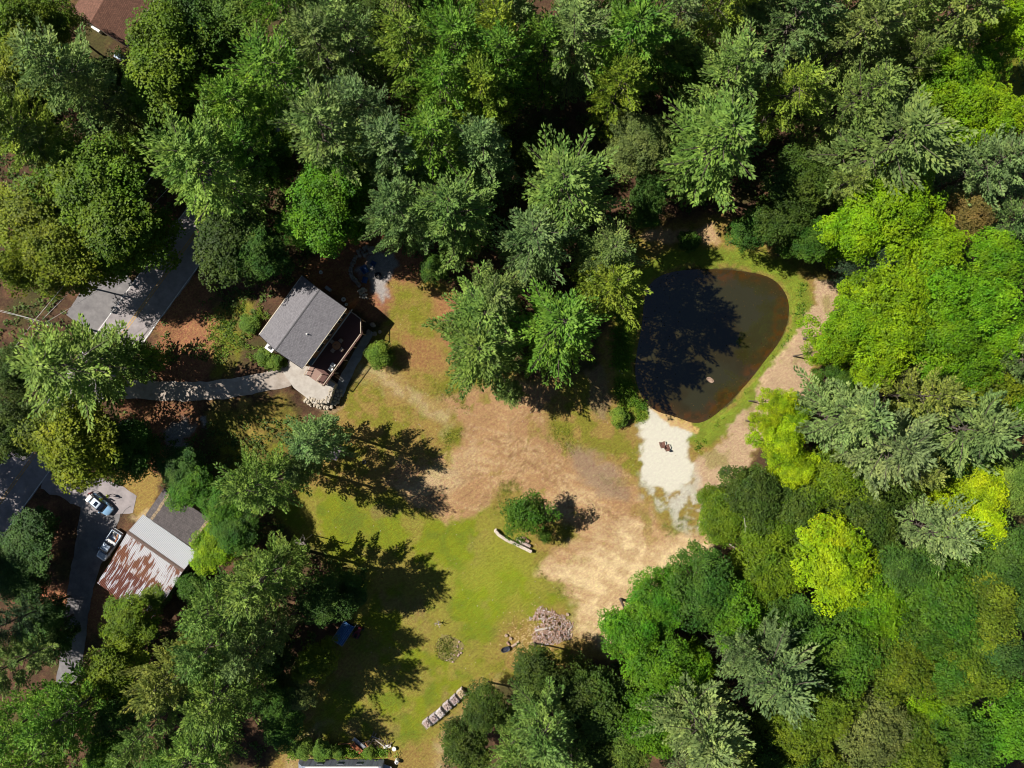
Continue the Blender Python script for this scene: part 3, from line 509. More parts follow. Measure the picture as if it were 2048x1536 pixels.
TREES = """O 35 40 66 19 oo olive oak crown filling the corner beside the brown roof
O 48 115 68 19 og broad yellow-green oak below the corner oak, beside the dark yard
O 20 205 60 17 od dark oak on the picture edge beside the tall grey-green pine
P 150 165 84 27 pg tall grey-green pine just below the dark yard of the brown-roofed building
P 62 262 74 25 py yellowish green pine below the tall grey-green pine at the road-side edge
P 222 215 44 23 pg small pine whose lit boughs touch the tall grey-green pine
P 95 300 56 21 pg drooping pine above the wide yellow-green oaks by the road
O 318 62 76 20 oo bright olive oak beside the brown roof corner
O 318 165 82 20 oo large olive oak below the oak at the brown roof corner
O 392 40 66 18 dg mid-green tree between two olive oaks and the top edge
O 462 28 56 17 dl leafy pale green tree at the top edge above the pale gravel patch
O 428 118 44 14 dl thin-crowned tree beside the yellow grass strip near the gravel patch
O 225 155 40 16 od dark oak squeezed between grey-green pine and large olive oak
O 285 287 36 13 oo small olive oak alone in the dark gap above the road oaks
O 375 240 40 14 od shaded dark tree under the large olive oak
P 548 158 80 26 pv green pine directly below the pale gravel patch
P 484 220 66 26 pv green pine leaning toward the dark gap beside large olive oak
P 640 108 64 25 pg greyish pine beside the pale gravel patch
P 705 92 64 26 pb blue-grey pine with rounded top near the dead branches at the top edge
O 640 32 60 16 dl light green bushy tree at the top edge just above the gravel patch
P 410 345 96 28 ps big bright green pine spreading over the end of the road
P 500 300 56 24 pv smaller green pine behind the big pine over the road end
P 650 275 88 28 pg tall pine with starry top above the vivid leafy tree
P 740 222 60 25 pb dull green pine behind the starry-topped pine
D 520 285 48 17 dg leafy broadleaf tree wedged between three green pines
O 165 372 88 20 oo widest olive oak crown just above the road, top of the oak grove
O 66 430 84 19 og golden olive oak of the road grove on the picture edge
O 225 452 86 20 oo round olive oak above the cracked asphalt apron
O 102 500 74 21 og low golden oak of the road grove above the utility pole
O 26 540 46 20 og oak at the picture edge just above the twin service wires
O 192 508 46 16 oo oak whose shade falls on the asphalt apron
O 455 482 74 16 od dark oak with gilded tips between the road and the house
D 520 500 50 14 dg shaded tree behind the roof corner of the house
D 655 415 78 20 dv vivid leaf-green tree above the fire pit yard
D 600 450 36 15 dv small vivid tree beside the big vivid leaf-green tree
D 690 345 46 18 dv leafy green tree sandwiched between pine boughs above the vivid tree
P 818 108 76 27 py yellow-green pine second along the top edge from the dead branches
P 922 100 74 27 pv mid-green pine beside the yellow-green pine near the top edge
P 1008 88 64 27 py pine with a golden cast in the top row, above the shaded hollow
P 1030 28 66 26 pb pale blue-green pine touching the top edge at mid picture
P 965 30 50 23 pv half-hidden pine on the top edge beside the olive oak
O 878 16 56 18 oo olive oak on the top edge over the yellow-green pine
O 745 20 48 16 od dark tree over the reddish dead branches
O 690 18 48 16 dl fine-leaved light tree at the top edge beside the dead branches
P 1002 148 68 27 pv dense green pine under the golden-cast pine
P 1146 78 76 26 pb grey-green pine above the shaded hollow
P 1255 80 82 27 pv large green pine whose long boughs reach down to the pale oak
P 1225 180 56 25 py lowest pine hanging its long bough over the shaded hollow
P 1340 38 60 25 pb pine at the top edge beside the dark pit of shade
P 880 190 70 27 pv pine in the second row above the twin pines
P 966 222 68 26 py pine with yellow tips facing the brown litter gap
P 735 300 50 24 pg pine squeezed beside the starry-topped pine
P 788 325 68 27 pb silvery pine, one of the twin pines over the fire pit
P 880 300 72 27 pv greener of the twin pines over the fire pit
P 975 322 62 26 pb cool green pine beside the big star-shaped pine
P 1136 392 104 28 ps huge star-shaped pine between the hollow and the pond
P 805 440 62 26 pb drooping silvery pine directly above the fire pit
P 923 440 80 27 ps fan-shaped pine over the edge of the fire pit lawn
P 1050 490 76 27 pb cool green pine below the huge star-shaped pine
P 1215 500 66 26 pg pine beside the shaded end of the pond path
D 1070 300 40 14 od sunken shaded tree at the rim of the hollow
D 1279 285 58 17 dp pale olive oak with bare twigs standing in deep shade
D 870 535 30 8 dg low shrub at the corner of the fire pit lawn
P 1440 30 62 26 py warm green pine at the top edge past the dark pit
P 1565 60 84 27 pb tall pine fanning down from the top edge toward the grey pines
P 1690 92 80 27 pg grey pine with a bare white twig in its side
P 1800 40 60 25 pg pine on the top edge between two wide grey pines
P 1885 42 88 27 pg wide grey pine near the corner above the bright maples
P 1450 178 84 27 ps pale pine above the biggest pale pine of the pond head
P 1567 200 62 25 py yellow-tipped pine between the pale pines and grey pines
P 1690 210 80 27 pg grey pine in the middle of the large pine stand
P 1758 285 108 28 pg broadest grey pine, just above the large yellow-green maple
P 1436 300 108 28 ps biggest pale pine, its boughs over the head of the pond path
P 1812 150 48 23 pg slim pine beside the bright maple slope
P 1672 372 44 21 pg low grey pine under the broad grey pine
P 1956 342 74 25 pb silver-blue pine beside the reddish tree
D 1385 140 52 16 dl green leafy tree in front of the pale pines near the pit
M 1880 137 66 20 mm upper maple of the bright slope next to the slim pine
M 1912 208 70 20 my middle maple of the bright slope
M 1982 236 62 19 my lower maple of the bright slope beside the shaded lawn
M 2030 62 62 18 my bright maple in the top corner over the shaded lawn
M 1975 132 40 16 mm small maple in the shadow of the corner maple
M 1775 408 92 21 my large yellow-green maple below the broadest grey pine
M 1705 452 62 20 my lobed maple beside the large yellow-green maple, nearer the pond
D 1594 368 62 17 od olive dark tree among the grey pines above the pond bend
D 1558 440 54 16 od dark tree casting shade on the top of the pond
D 1622 478 48 15 dg dark green tree at the top bend of the pond path
D 1505 455 40 13 dg shaded sapling above the pond's grassy head
D 1946 430 52 18 dr reddish brown leafy tree in the maple stand
P 2032 440 54 24 pb dull pine on the picture edge beside the reddish tree
P 1742 526 52 18 pd dark blue-green rounded tree between the maple masses
M 1862 515 66 20 my maple on the edge of the reddish tree
M 1785 596 84 21 my top maple of the great maple mass beside the pond path
M 1868 590 76 21 mm inner maple of the great maple mass
M 1708 662 62 20 my front maple of the great maple mass overhanging the pond path
M 1672 704 38 18 my small front maple spilling onto the pond path
M 1765 672 72 21 my middle maple of the great maple mass
M 1750 728 46 19 my lowest maple of the great maple mass above the grey pines
M 1880 672 74 21 mm back maple of the great maple mass beside the dark slot
M 1915 728 58 19 mm dim maple at the foot of the great maple mass
M 1965 605 76 21 mm farther maple of the great maple mass
M 1985 530 62 20 mm upper far maple close to the picture edge
M 2005 672 58 19 mm far low maple close to the picture edge
P 2032 725 58 24 pb blue-grey pine on the picture edge below the great maple mass
D 1680 758 34 12 dg dark bush at the end of the maple mass by the path
M 1556 806 30 15 mz small yellow maple standing on the path verge
M 1545 850 27 14 mz smallest yellow maple below the one on the verge
M 1570 898 48 16 mz brightest yellow maple, between path and dark oaks
M 1597 942 42 15 mz yellow maple drooping into the dark oaks
M 1590 842 34 15 my greenish young maple between yellow maples and pale pines
P 1686 838 86 27 pp wide pale pine overlooking the yellow maples
P 1758 880 86 27 pp pale pine in the middle of the three pale pines
P 1812 792 66 26 pw olive-grey pine above the middle pale pine
P 1912 848 88 27 pp pale pine with dead white limbs beside the golden olive tree
P 1795 945 48 23 pw small buff-tipped pine under the middle pale pine
D 1958 808 72 18 og golden olive tree beyond the pale pine with dead limbs
D 2030 800 44 16 mm green tree at the edge above the bare clearing
O 1512 997 66 15 od dark scrub oak at the end of the pond path
O 1673 968 66 16 oo olive oak below the brightest yellow maple
O 1742 985 76 16 od dark oak under the buff-tipped pine
O 1590 1030 56 15 od dark oak above the brilliant chartreuse maple
O 1440 1010 38 9 oo low scrub oak at the rim of the sandy turn
O 1455 1048 54 12 oo scrub oak above the end of the sandy track
O 1536 1062 66 14 oo ragged oak between sandy track and chartreuse maple
O 1540 1145 72 15 oo open ragged oak with bare twigs below the sandy track
O 1735 1042 62 16 od dark oak behind the chartreuse maple
P 1850 1050 72 22 pp lone pale fan-shaped pine between two yellow-green maples
M 1962 985 56 18 mz upper half of the yellow maple pair beyond the fan-shaped pine
M 1953 1058 54 18 mz lower half of the yellow maple pair beyond the fan-shaped pine
D 1930 915 60 17 dg mid-green tree above the yellow maple pair
D 2030 960 60 17 dl light tree on the edge below the bare clearing
M 1655 1070 48 17 mz top knob of the chartreuse maple group
M 1674 1140 80 18 mz brilliant chartreuse maple, the brightest crown of the wood
M 1752 1215 70 18 mm yellow-green maple leaning on the chartreuse maple
D 1410 1182 78 17 dg dark green tree where the sandy track meets the wood
D 1462 1225 66 17 dv green tree with orange gap behind it, below the ragged oaks
D 1325 1205 62 15 dv vivid tree bordering the wide end of the dirt lane
D 1270 1255 66 16 dv vivid tree touching the bottom tip of the dirt lane
D 1312 1338 74 18 dv wide vivid tree in front of the dark oaks
D 1392 1345 44 15 mm small lime tree above the bottom pale pines
D 1288 1452 60 17 dv tree between dark oaks and pale bottom pine
D 1250 1512 58 17 dl tree on the bottom edge beside the shaded oak
D 1590 1255 58 17 dg dark tree under the ragged oaks beside the big bottom pine
P 1536 1322 92 27 pb big blue-green pine of the lower wood
P 1480 1290 40 24 pb narrow pine clinging to the big blue-green pine
P 1385 1425 88 27 pp pale plumed pine near the bottom edge
P 1440 1492 78 26 pw buff pale pine on the bottom edge
O 1076 1354 56 16 od dark oak shading the firewood heap
O 1170 1394 56 17 od dark oak behind the one that shades the firewood heap
O 972 1432 52 14 od brownish oak beside the row of firewood crates
O 928 1505 56 13 od low oak below the row of firewood crates
P 1091 1455 76 25 ps pale pine standing among dark oaks by the crates
P 1040 1515 60 23 ps pale pine on the bottom edge by the crates
P 1150 1500 54 22 ps side plume pine behind the pale pine among dark oaks
O 1206 1435 72 17 od deep green oak between pale pine and vivid trees
O 1190 1510 50 16 od shadowed oak on the bottom edge
D 1690 1312 76 20 dm wide textured green tree beyond the big blue-green pine
D 1778 1335 72 20 dw olive streaked tree in the lower wood
D 1897 1200 84 21 dm broad streaked green tree below the yellow maple pair
D 1812 1140 54 19 dk dim dark tree between chartreuse maple and fan-shaped pine
D 1960 1215 74 21 dw second streaked tree toward the edge
D 2015 1110 76 21 dk deep bluish green tree at the edge
D 1843 1262 60 20 dm green tree in the heart of the lower wood
D 1950 1345 68 20 dw yellowish streaked tree of the lower wood
M 1848 1412 40 17 my small bright maple isolated in the lower wood
D 1880 1340 52 20 dm tree beside the yellowish streaked tree
D 2000 1300 56 20 dk dull tree on the edge between streaked trees
D 2030 1450 76 21 dv vivid green tree in the bottom corner
D 2035 1210 50 20 dk blue-green tree on the edge under the deep bluish tree
D 1655 1420 66 19 dw olive tree below the textured green tree
D 1740 1470 68 20 dp greyish willow-like tree near the bottom edge
D 1585 1475 62 18 dw olive tree on the bottom edge beside the buff pine
D 1826 1490 58 20 dw warm green tree on the bottom edge below the isolated maple
D 1925 1470 66 20 dm green tree between bottom edge and yellowish tree
D 1600 1380 44 17 dm small tree filling the notch under the big blue-green pine
D 1520 1512 50 17 dg dark tree at the bottom edge beside the pale pines
D 1054 1032 50 11 iv low green tree standing alone beside the log row
D 1030 1034 24 7 iv side crown of the lone tree nearer the lawn
D 1090 1072 17 5.5 iv bushy shoot at the end of the log row
D 754 708 28 4.5 bu round light green shrub beside the deck
D 1241 835 20 2.5 bu yellow-green bush at the beach end of the pond bank
P 965 630 82 24 ps pale soft pine at the edge of the house lawn
P 975 705 88 25 ps pale pine whose foot meets the red path
P 1111 668 94 27 pv bright green pine overhanging the top of the dirt yard
P 1204 575 68 26 py lit yellow-green pine at the pond's shaded bank
P 1000 585 60 25 pg pine between the fan-shaped pine and pale soft pine
P 1018 782 32 12 pg young pine at the top of the dirt yard
P 152 718 106 24 ps great bright pine hiding the road beside the utility pole
P 276 722 42 12 pv low dark pine bough tree reaching over the driveway mouth
O 138 872 88 19 og golden green tree between two driveways
D 258 892 46 12 dg shaded tree behind the broken white trunk
D 18 860 60 16 od black-green tree on the edge beside the road
D 22 735 50 16 od dark tree under the power wires
P 624 874 68 19 pb blue-green pine just below the stone terrace
P 528 968 80 26 ps sunlit pine above the dirt-lawn border near the shingled shed
P 596 935 36 18 pb short pine joining the blue-green and sunlit pines
D 378 975 46 9 dv leafy tree overhanging the shingled shed
D 440 1012 42 10 dv tree leaning on the dark shingle roof
D 430 1100 46 9 my lime-green tree at the shed's far corner
D 465 1065 46 10 dg green tree between sunlit pine and lime-green tree
P 520 1158 80 26 ps soft pine at the head of the lower pine clump
P 440 1218 62 25 ps middle pine above the lower pine clump
P 345 1335 74 26 pw buff pine beside the rusty shed in the lower clump
P 428 1270 70 26 ps starry pine of the lower clump
P 460 1375 80 27 ps lowest big pine of the lower clump
P 520 1300 56 24 pb cool shaded pine facing the shaded lawn
P 395 1492 82 25 ps pine on the bottom edge under the lower clump
P 290 1465 50 22 ps small pine on the bottom edge beside the lane
P 155 1420 74 24 pv pine above the bottom corner pines
P 38 1440 68 24 pv pine at the bottom corner edge
P 100 1492 70 24 pv pine on the bottom edge beside the corner pine
O 258 1250 48 10 oo olive tree behind the rusty shed
O 224 1340 62 14 og golden brown-green oak by the end of the garage lane
D 376 1178 32 5 dg bush against the rusty shed wall
D 308 1192 28 4 bu bush at the foot of the rusty shed
D 48 1090 62 9 dk shaded tree beside the garage driveway
D 34 1155 56 9 dk dark tree at the edge opposite the rusty shed
D 84 1262 56 9 dk deep shade tree over the garage lane
P 20 1335 62 22 pg dim pine at the edge above the corner pines
P 18 1250 46 20 pd dark pine at the edge beside the deep shade tree
D 650 1200 58 14 dk shaded tree behind the blue tarp trailer
D 632 1322 46 11 og tree with lit yellow fringe beside the shaded lawn
D 590 1385 44 9 dp grey-leaved tree at the edge of the shaded lawn
D 560 1460 46 8 dg shaded tree where the lawn path leaves the clump
D 602 1501 24 3 bu bramble thicket at the rounded end of the camper
D 642 1504 22 2.4 bu bramble in front of the middle of the camper
D 672 1507 15 1.8 bu bramble below the pale battens of the junk pile
D 738 1508 13 1.6 bu bramble tucked between junk pile and camper
D 505 650 18 2.5 bu shrub at the corner below the house eave
D 533 716 17 2.2 bu shrub row bush under the white chimney
D 556 727 15 2 bu low bush between chimney and driveway
D 90 20 50 17 oo oak between the corner oak and brown roof
D 235 905 60 13 dg wide shaded tree at the fallen trunk
D 350 940 44 9 dk dark undergrowth tree above the shingled shed
D 1380 480 24 4 dg shrub casting shade on the pond head grass
O -215 905 60 20 og tall oak beyond the picture edge whose shade crosses the road markings
O -230 1015 60 20 og oak beyond the picture edge whose shade reaches the garage driveway
D -215 1170 60 21 dg tree beyond the picture edge shading the garage lane
D -210 1300 60 21 dg tree beyond the picture edge shading the lower end of the garage lane
O -170 800 40 15 od oak beyond the picture edge under the power wires
O -312 945 62 20 og farther oak beyond the picture edge whose shade crosses the road edge line
O -300 1060 60 20 og oak beyond the picture corner side of the road shading its lane
O -110 25 58 19 og oak beyond the picture corner whose shade blackens the dark yard
D -105 100 58 19 dg tree beyond the picture edge below the corner oaks
D 240 1420 44 14 dg green tree in the gap between lane end and buff pine
D 212 1505 50 14 dv green tree on the bottom edge at the mouth of the lane
D 545 1405 40 12 dg dark tree under the lowest big pine of the lower clump
D 322 1545 46 14 dg tree cut by the bottom edge under the small bottom pine
D 1600 1590 66 19 dg dark tree cut by the bottom edge below the buff pine
D 1700 1585 66 19 dw olive tree cut by the bottom edge below the willow-like tree
D 1815 1590 66 19 dm green tree cut by the bottom edge under the warm green tree
P 1400 1595 70 25 pp pale pine cut by the bottom edge below the plumed pine
D 1500 1590 60 18 dg tree cut by the bottom edge between pale pines
D 1950 1580 66 19 dv vivid tree cut by the bottom edge before the bottom corner
P 540 -25 66 25 pv pine cut by the top edge above the gravel patch
P 800 -40 66 25 pg pine cut by the top edge beside the reddish dead branches
P 1170 -30 66 26 pb pine cut by the top edge above the grey-green pine
P 1265 -35 60 26 pv pine cut by the top edge above the long-boughed pine
P 1500 -35 66 26 pg pine cut by the top edge between warm pine and tall fanned pine
P 1640 -35 66 26 pb pine cut by the top edge above the grey pine with a white twig
P 1760 -35 60 26 pg pine cut by the top edge before the wide corner pine
D 545 1330 36 10 dk low dark tree between cool shaded pine and the fringe tree
D 700 1175 34 9 dk low shaded tree at the lawn side of the trailer shade
P 1090 130 52 24 pv slim pine filling the row above the shaded hollow
P 1320 120 48 22 pg dim pine in front of the dark pit of shade
D 1395 230 44 16 dg dark leafy tree behind the pale oak at the pit
D 1310 380 40 12 dk low dark tree under the pale olive oak
D 1290 430 34 9 dg low tree at the shaded entry of the pond head path"""
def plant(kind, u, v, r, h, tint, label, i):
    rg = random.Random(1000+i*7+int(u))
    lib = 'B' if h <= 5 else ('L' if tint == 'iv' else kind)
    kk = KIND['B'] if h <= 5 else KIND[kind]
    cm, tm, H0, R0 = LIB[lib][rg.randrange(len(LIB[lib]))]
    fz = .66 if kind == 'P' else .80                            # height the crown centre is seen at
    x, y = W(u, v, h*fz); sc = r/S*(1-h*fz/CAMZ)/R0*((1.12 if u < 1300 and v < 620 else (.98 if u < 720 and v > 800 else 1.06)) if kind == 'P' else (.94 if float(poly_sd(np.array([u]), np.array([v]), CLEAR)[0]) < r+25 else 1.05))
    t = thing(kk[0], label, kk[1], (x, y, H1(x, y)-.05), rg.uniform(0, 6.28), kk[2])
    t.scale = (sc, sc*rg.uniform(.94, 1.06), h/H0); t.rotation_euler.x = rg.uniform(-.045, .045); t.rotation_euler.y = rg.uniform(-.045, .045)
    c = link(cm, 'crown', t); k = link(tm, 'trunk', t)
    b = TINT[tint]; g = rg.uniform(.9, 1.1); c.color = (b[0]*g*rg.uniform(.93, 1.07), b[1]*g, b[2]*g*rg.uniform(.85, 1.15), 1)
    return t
for i, ln in enumerate(TREES.strip().splitlines()):
    p = ln.split(None, 6)
    plant(p[0], float(p[1]), float(p[2]), float(p[3]), float(p[4]), p[5], p[6], i)

# ------------------------------------------------------------------ materials of the built things
def shingle(name, c1, c2, pitch=.14):
    m, n, l, b = new_mat(name); b.inputs['Roughness'].default_value = .92; b.inputs['Specular IOR Level'].default_value = .2
    tc = n.new('ShaderNodeTexCoord'); br = n.new('ShaderNodeTexBrick'); br.inputs['Scale'].default_value = 1.0
    br.inputs['Color1'].default_value = (*c1, 1); br.inputs['Color2'].default_value = (*c2, 1); br.inputs['Mortar'].default_value = (*[x*.45 for x in c2], 1)
    br.inputs['Brick Width'].default_value = .32; br.inputs['Row Height'].default_value = pitch; br.inputs['Mortar Size'].default_value = .012
    nz = n.new('ShaderNodeTexNoise'); nz.inputs['Scale'].default_value = 5; nz.inputs['Detail'].default_value = 8; nz.inputs['Roughness'].default_value = .8
    mr = n.new('ShaderNodeMapRange'); mr.inputs['From Min'].default_value = .3; mr.inputs['From Max'].default_value = .7; mr.inputs['To Min'].default_value = .68; mr.inputs['To Max'].default_value = 1.3
    vm = n.new('ShaderNodeVectorMath'); vm.operation = 'SCALE'
    l.new(tc.outputs['Object'], br.inputs['Vector']); l.new(tc.outputs['Object'], nz.inputs['Vector']); l.new(nz.outputs['Fac'], mr.inputs[0])
    l.new(br.outputs['Color'], vm.inputs[0]); l.new(mr.outputs[0], vm.inputs['Scale']); l.new(vm.outputs[0], b.inputs['Base Color'])
    return m
def rusty(name, base, rust, amount=.5, axis='y', patch=1.0):       # corrugated sheet with streaks of rust down the slope
    m, n, l, b = new_mat(name); b.inputs['Roughness'].default_value = .55; b.inputs['Specular IOR Level'].default_value = .35; b.inputs['Metallic'].default_value = .15
    tc = n.new('ShaderNodeTexCoord'); mp = n.new('ShaderNodeMapping'); mp.inputs['Scale'].default_value = (4.6, .42, 1)
    n1 = n.new('ShaderNodeTexNoise'); n1.inputs['Scale'].default_value = 1.0; n1.inputs['Detail'].default_value = 5; n2 = n.new('ShaderNodeTexNoise'); n2.inputs['Scale'].default_value = .35*patch; n2.inputs['Detail'].default_value = 5
    n3 = n.new('ShaderNodeTexNoise'); n3.inputs['Scale'].default_value = 6; n3.inputs['Detail'].default_value = 6
    ad = n.new('ShaderNodeMath'); ad.operation = 'ADD'; cr = n.new('ShaderNodeValToRGB'); e = cr.color_ramp.elements; e[0].position = 1.13-amount*.22; e[1].position = 1.22-amount*.2; e[0].color = (0, 0, 0, 1); e[1].color = (1, 1, 1, 1)
    sc = n.new('ShaderNodeMath'); sc.operation = 'MULTIPLY'; sc.inputs[1].default_value = 1
    mx = n.new('ShaderNodeMix'); mx.data_type = 'RGBA'; mx.inputs['A'].default_value = (*base, 1)
    c2 = n.new('ShaderNodeMix'); c2.data_type = 'RGBA'; c2.inputs['A'].default_value = (*rust, 1); c2.inputs['B'].default_value = (*[x*.45 for x in rust], 1)
    b2 = n.new('ShaderNodeMix'); b2.data_type = 'RGBA'; b2.inputs['A'].default_value = (*[x*.78 for x in base], 1); b2.inputs['B'].default_value = (*base, 1)
    l.new(tc.outputs['Object'], mp.inputs[0]); l.new(mp.outputs[0], n1.inputs['Vector']); l.new(tc.outputs['Object'], n2.inputs['Vector']); l.new(tc.outputs['Object'], n3.inputs['Vector'])
    l.new(n1.outputs['Fac'], ad.inputs[0]); l.new(n2.outputs['Fac'], ad.inputs[1]); l.new(ad.outputs[0], cr.inputs[0]); l.new(cr.outputs[0], mx.inputs['Factor'])
    l.new(n3.outputs['Fac'], b2.inputs['Factor']); l.new(b2.outputs['Result'], mx.inputs['A']); l.new(n3.outputs['Fac'], c2.inputs['Factor']); l.new(c2.outputs['Result'], mx.inputs['B']); l.new(mx.outputs['Result'], b.inputs['Base Color'])
    return m
M_roof = shingle('roof_shingles', (.215, .205, .215), (.165, .155, .165))
M_wallw = mat('wood_siding', (.30, .165, .07), (.20, .10, .045), 6, .8, stretch=(.3, 1, 4), bump=.2)
M_cream = mat('cream_trim', (.62, .55, .42), (.5, .43, .32), 5, .6)
M_white = mat('white_paint', (.74, .73, .70), (.6, .58, .55), 5, .5)
M_glass = mat('window_glass', (.03, .045, .07), (.02, .03, .05), 2, .08, spec=.8)
M_deck = mat('deck_boards', (.115, .048, .036), (.07, .030, .024), 4, .75, stretch=(.4, 7, 1), bump=.2)
M_stairw = mat('stair_boards', (.30, .19, .15), (.21, .13, .10), 6, .8, stretch=(5, 1, 1))
M_rail = mat('rail_wood', (.44, .35, .26), (.33, .25, .18), 6, .7, stretch=(.3, 3, 1))
M_stone = mat('field_stone', (.36, .31, .27), (.17, .14, .12), 2.2, .9, bump=.4)
M_stoneb = mat('pale_stone', (.50, .43, .33), (.30, .25, .19), 2.0, .9, bump=.4)
M_dark = mat('dark_metal', (.03, .03, .032), (.02, .02, .02), 5, .5, metal=.4)
M_gal = mat('galvanised_metal', (.42, .43, .45), (.32, .33, .35), 5, .45, metal=.5)
M_blue = mat('blue_plastic', (.025, .085, .24), (.015, .055, .17), 4, .5)
M_teak = mat('orange_wood', (.40, .175, .06), (.24, .095, .04), 5, .6, stretch=(.5, 4, 1))
M_dead = m_dead
M_found = mat('foundation_concrete', (.28, .27, .25), (.2, .19, .18), 2, .9)
# ------------------------------------------------------------------ the house (local x along the ridge, local y = away from the deck)
HA = math.atan2(HU[1], HU[0])
house = thing('house', 'house with grey shingled gable roof and dark red deck beside the round green shrub', 'house', (HO[0], HO[1], 0), HA)
ZE, ZR, ZN = 7.1, 8.15, 5.05; YS, YN, YE, YW = -4.42, 3.95, -4.62, 4.3
b = MB(); b.extrude_x([(YS, .0), (YN, .0), (YN, ZN-.05), (0, ZR-.28), (YS, ZE-.13)], -5.2, 5.2); b.build('wall', M_wallw, house)
b = MB()
sl1 = (ZR-ZE)/(-YE); sl2 = (ZR-ZN)/YW
b.extrude_x([(YE, ZE), (0, ZR), (0, ZR-.16), (YE, ZE-.16)], -5.55, 5.55); rf = b.build('roof', M_roof, house)
b = MB(); b.extrude_x([(0, ZR), (YW, ZN), (YW, ZN-.16), (0, ZR-.16)], -5.55, 5.55); rf2 = b.build('roof', M_roof, house)
b = MB(); b.extrude_x([(-.14, ZR+.0), (0, ZR+.05), (.14, ZR-.06), (0, ZR-.01)], -5.56, 5.56); b.build('ridge_cap', mat('ridge_shingles', (.11, .105, .11)), rf)
b = MB(); b.box((0, YE-.04, ZE-.10), (11.2, .07, .18)); b.build('gutter', M_cream, rf)
b = MB(); b.box((0, YW+.05, ZN-.1), (11.2, .09, .2)); b.build('gutter', M_cream, rf2)
for sx in (-5.6, 5.6):
    b = MB(); b.extrude_x([(YE-.04, ZE+.01), (0, ZR+.02), (YW+.04, ZN+.01), (YW+.04, ZN-.2), (0, ZR-.2), (YE-.04, ZE-.2)], sx-.03, sx+.03); b.build('verge_board', M_dark, rf)
def slope_z(y): return ZR+sl1*y if y < 0 else ZR-sl2*y
b = MB(); b.lathe([(.07, 0), (.07, .5), (.09, .5), (.09, .56)], (-.9, -2.3, slope_z(-2.3)-.05), 10); vp = b.build('vent_pipe', M_white, rf)
b = MB(); b.lathe([(.16, 0), (.16, .06), (.09, .16)], (-.9, -2.3, slope_z(-2.3)-.02), 10); b.build('flashing', M_white, vp)
b = MB(); b.box((-6.0, 1.35, 3.2), (.75, 1.15, 6.4)); ch = b.build('chimney', M_cream, house)
b = MB(); b.box((-6.0, 1.35, 6.47), (.95, 1.35, .14)); b.build('chimney_cap', M_white, ch); b = MB(); b.box((-6.0, 1.35, 6.6), (.35, .5, .2)); b.build('flue', M_dark, ch)
for k, (x, w_, z_, h_) in enumerate([(4.3, .9, 5.3, 1.1), (3.2, .5, 5.3, 1.0), (1.3, .8, 5.3, 1.1), (.3, .6, 5.3, 1.1), (-1.6, 1.5, 5.3, 1.1)]):
    b = MB(); b.box((x, YS-.03, z_), (w_+.16, .07, h_+.16)); f = b.build('window', M_white, house); b = MB(); b.box((x, YS-.07, z_), (w_, .03, h_)); b.build('pane', M_glass, f)
b = MB(); b.box((-4.1, YS-.03, 4.35), (1.1, .07, 2.15)); dr = b.build('door', mat('teal_door', (.06, .11, .13)), house); b = MB(); b.box((-4.1, YS-.075, 4.6), (.75, .03, 1.4)); b.build('pane', M_glass, dr); b = MB(); b.box((-3.68, YS-.1, 4.25), (.05, .08, .14)); b.build('handle', M_gal, dr)
b = MB(); b.box((-4.1, YS-.32, 5.62), (1.3, .55, .06)); b.build('door_hood', mat('grey_hood', (.12, .16, .18)), house)
b = MB(); b.box((.5, YS-.07, 3.42), (10.6, .13, .16)); b.build('wall_trim', M_white, house)
for x in (-3.4, 0.2, 3.4):
    b = MB(); b.box((x, YN+.03, 3.7), (1.1, .07, 1.2)); f = b.build('window', M_white, house); b = MB(); b.box((x, YN+.07, 3.7), (.92, .03, 1.02)); b.build('pane', M_glass, f)
# deck: floor 3.3 m up, rail round it, wide stair down to the terrace
ZD = 3.3; DP = [(5.5, -4.43), (5.5, -6.6), (3.65, -8.0), (-6.35, -8.0), (-6.35, -6.7), (-4.95, -6.7), (-4.95, -4.43)]
b = MB(); b.prism(DP, ZD-.06, ZD); dk = b.build('deck', M_deck, house)
b = MB(); b.prism([(5.4, -4.35), (5.4, -6.55), (3.6, -7.9), (-6.25, -7.9), (-6.25, -6.8), (-4.9, -6.8), (-4.9, -4.35)], ZD-.3, ZD-.065); b.build('deck_frame', M_rail, dk)
def rail(pts, posts=True):
    b = MB(); n = len(pts)
    for i in range(n-1):
        a, c = Vector(pts[i]), Vector(pts[i+1]); d_ = c-a; L = d_.length; an = math.atan2(d_.y, d_.x); mid = (a+c)/2
        pit = Matrix.Rotation(an, 4, 'Z') @ Matrix.Rotation(-math.asin(d_.z/L), 4, 'Y')
        b.box((mid.x, mid.y, mid.z+1.07), (L+.1, .12, .05), M=pit)
        for k in range(int(L/1.9)+2): q = a.lerp(c, min(1, k/(int(L/1.9)+1))); b.box((q.x, q.y, q.z+.52), (.1, .1, 1.08))
    return b
def balusters(pts):
    b = MB()
    for i in range(len(pts)-1):
        a, c = Vector(pts[i]), Vector(pts[i+1]); d_ = c-a; L = d_.length; mid = (a+c)/2; pit = Matrix.Rotation(math.atan2(d_.y, d_.x), 4, 'Z') @ Matrix.Rotation(-math.asin(d_.z/L), 4, 'Y')
        b.box((mid.x, mid.y, mid.z+.15), (L-.1, .05, .06), M=pit)
        for k in range(int(L/.14)): q = a.lerp(c, (k+.5)/int(L/.14)); b.box((q.x, q.y, q.z+.6), (.022, .022, .86))
    return b
balusters([(5.45, -4.5, ZD), (5.45, -6.6, ZD), (3.63, -7.95, ZD), (-6.3, -7.95, ZD)]).build('balusters', M_deck, dk)
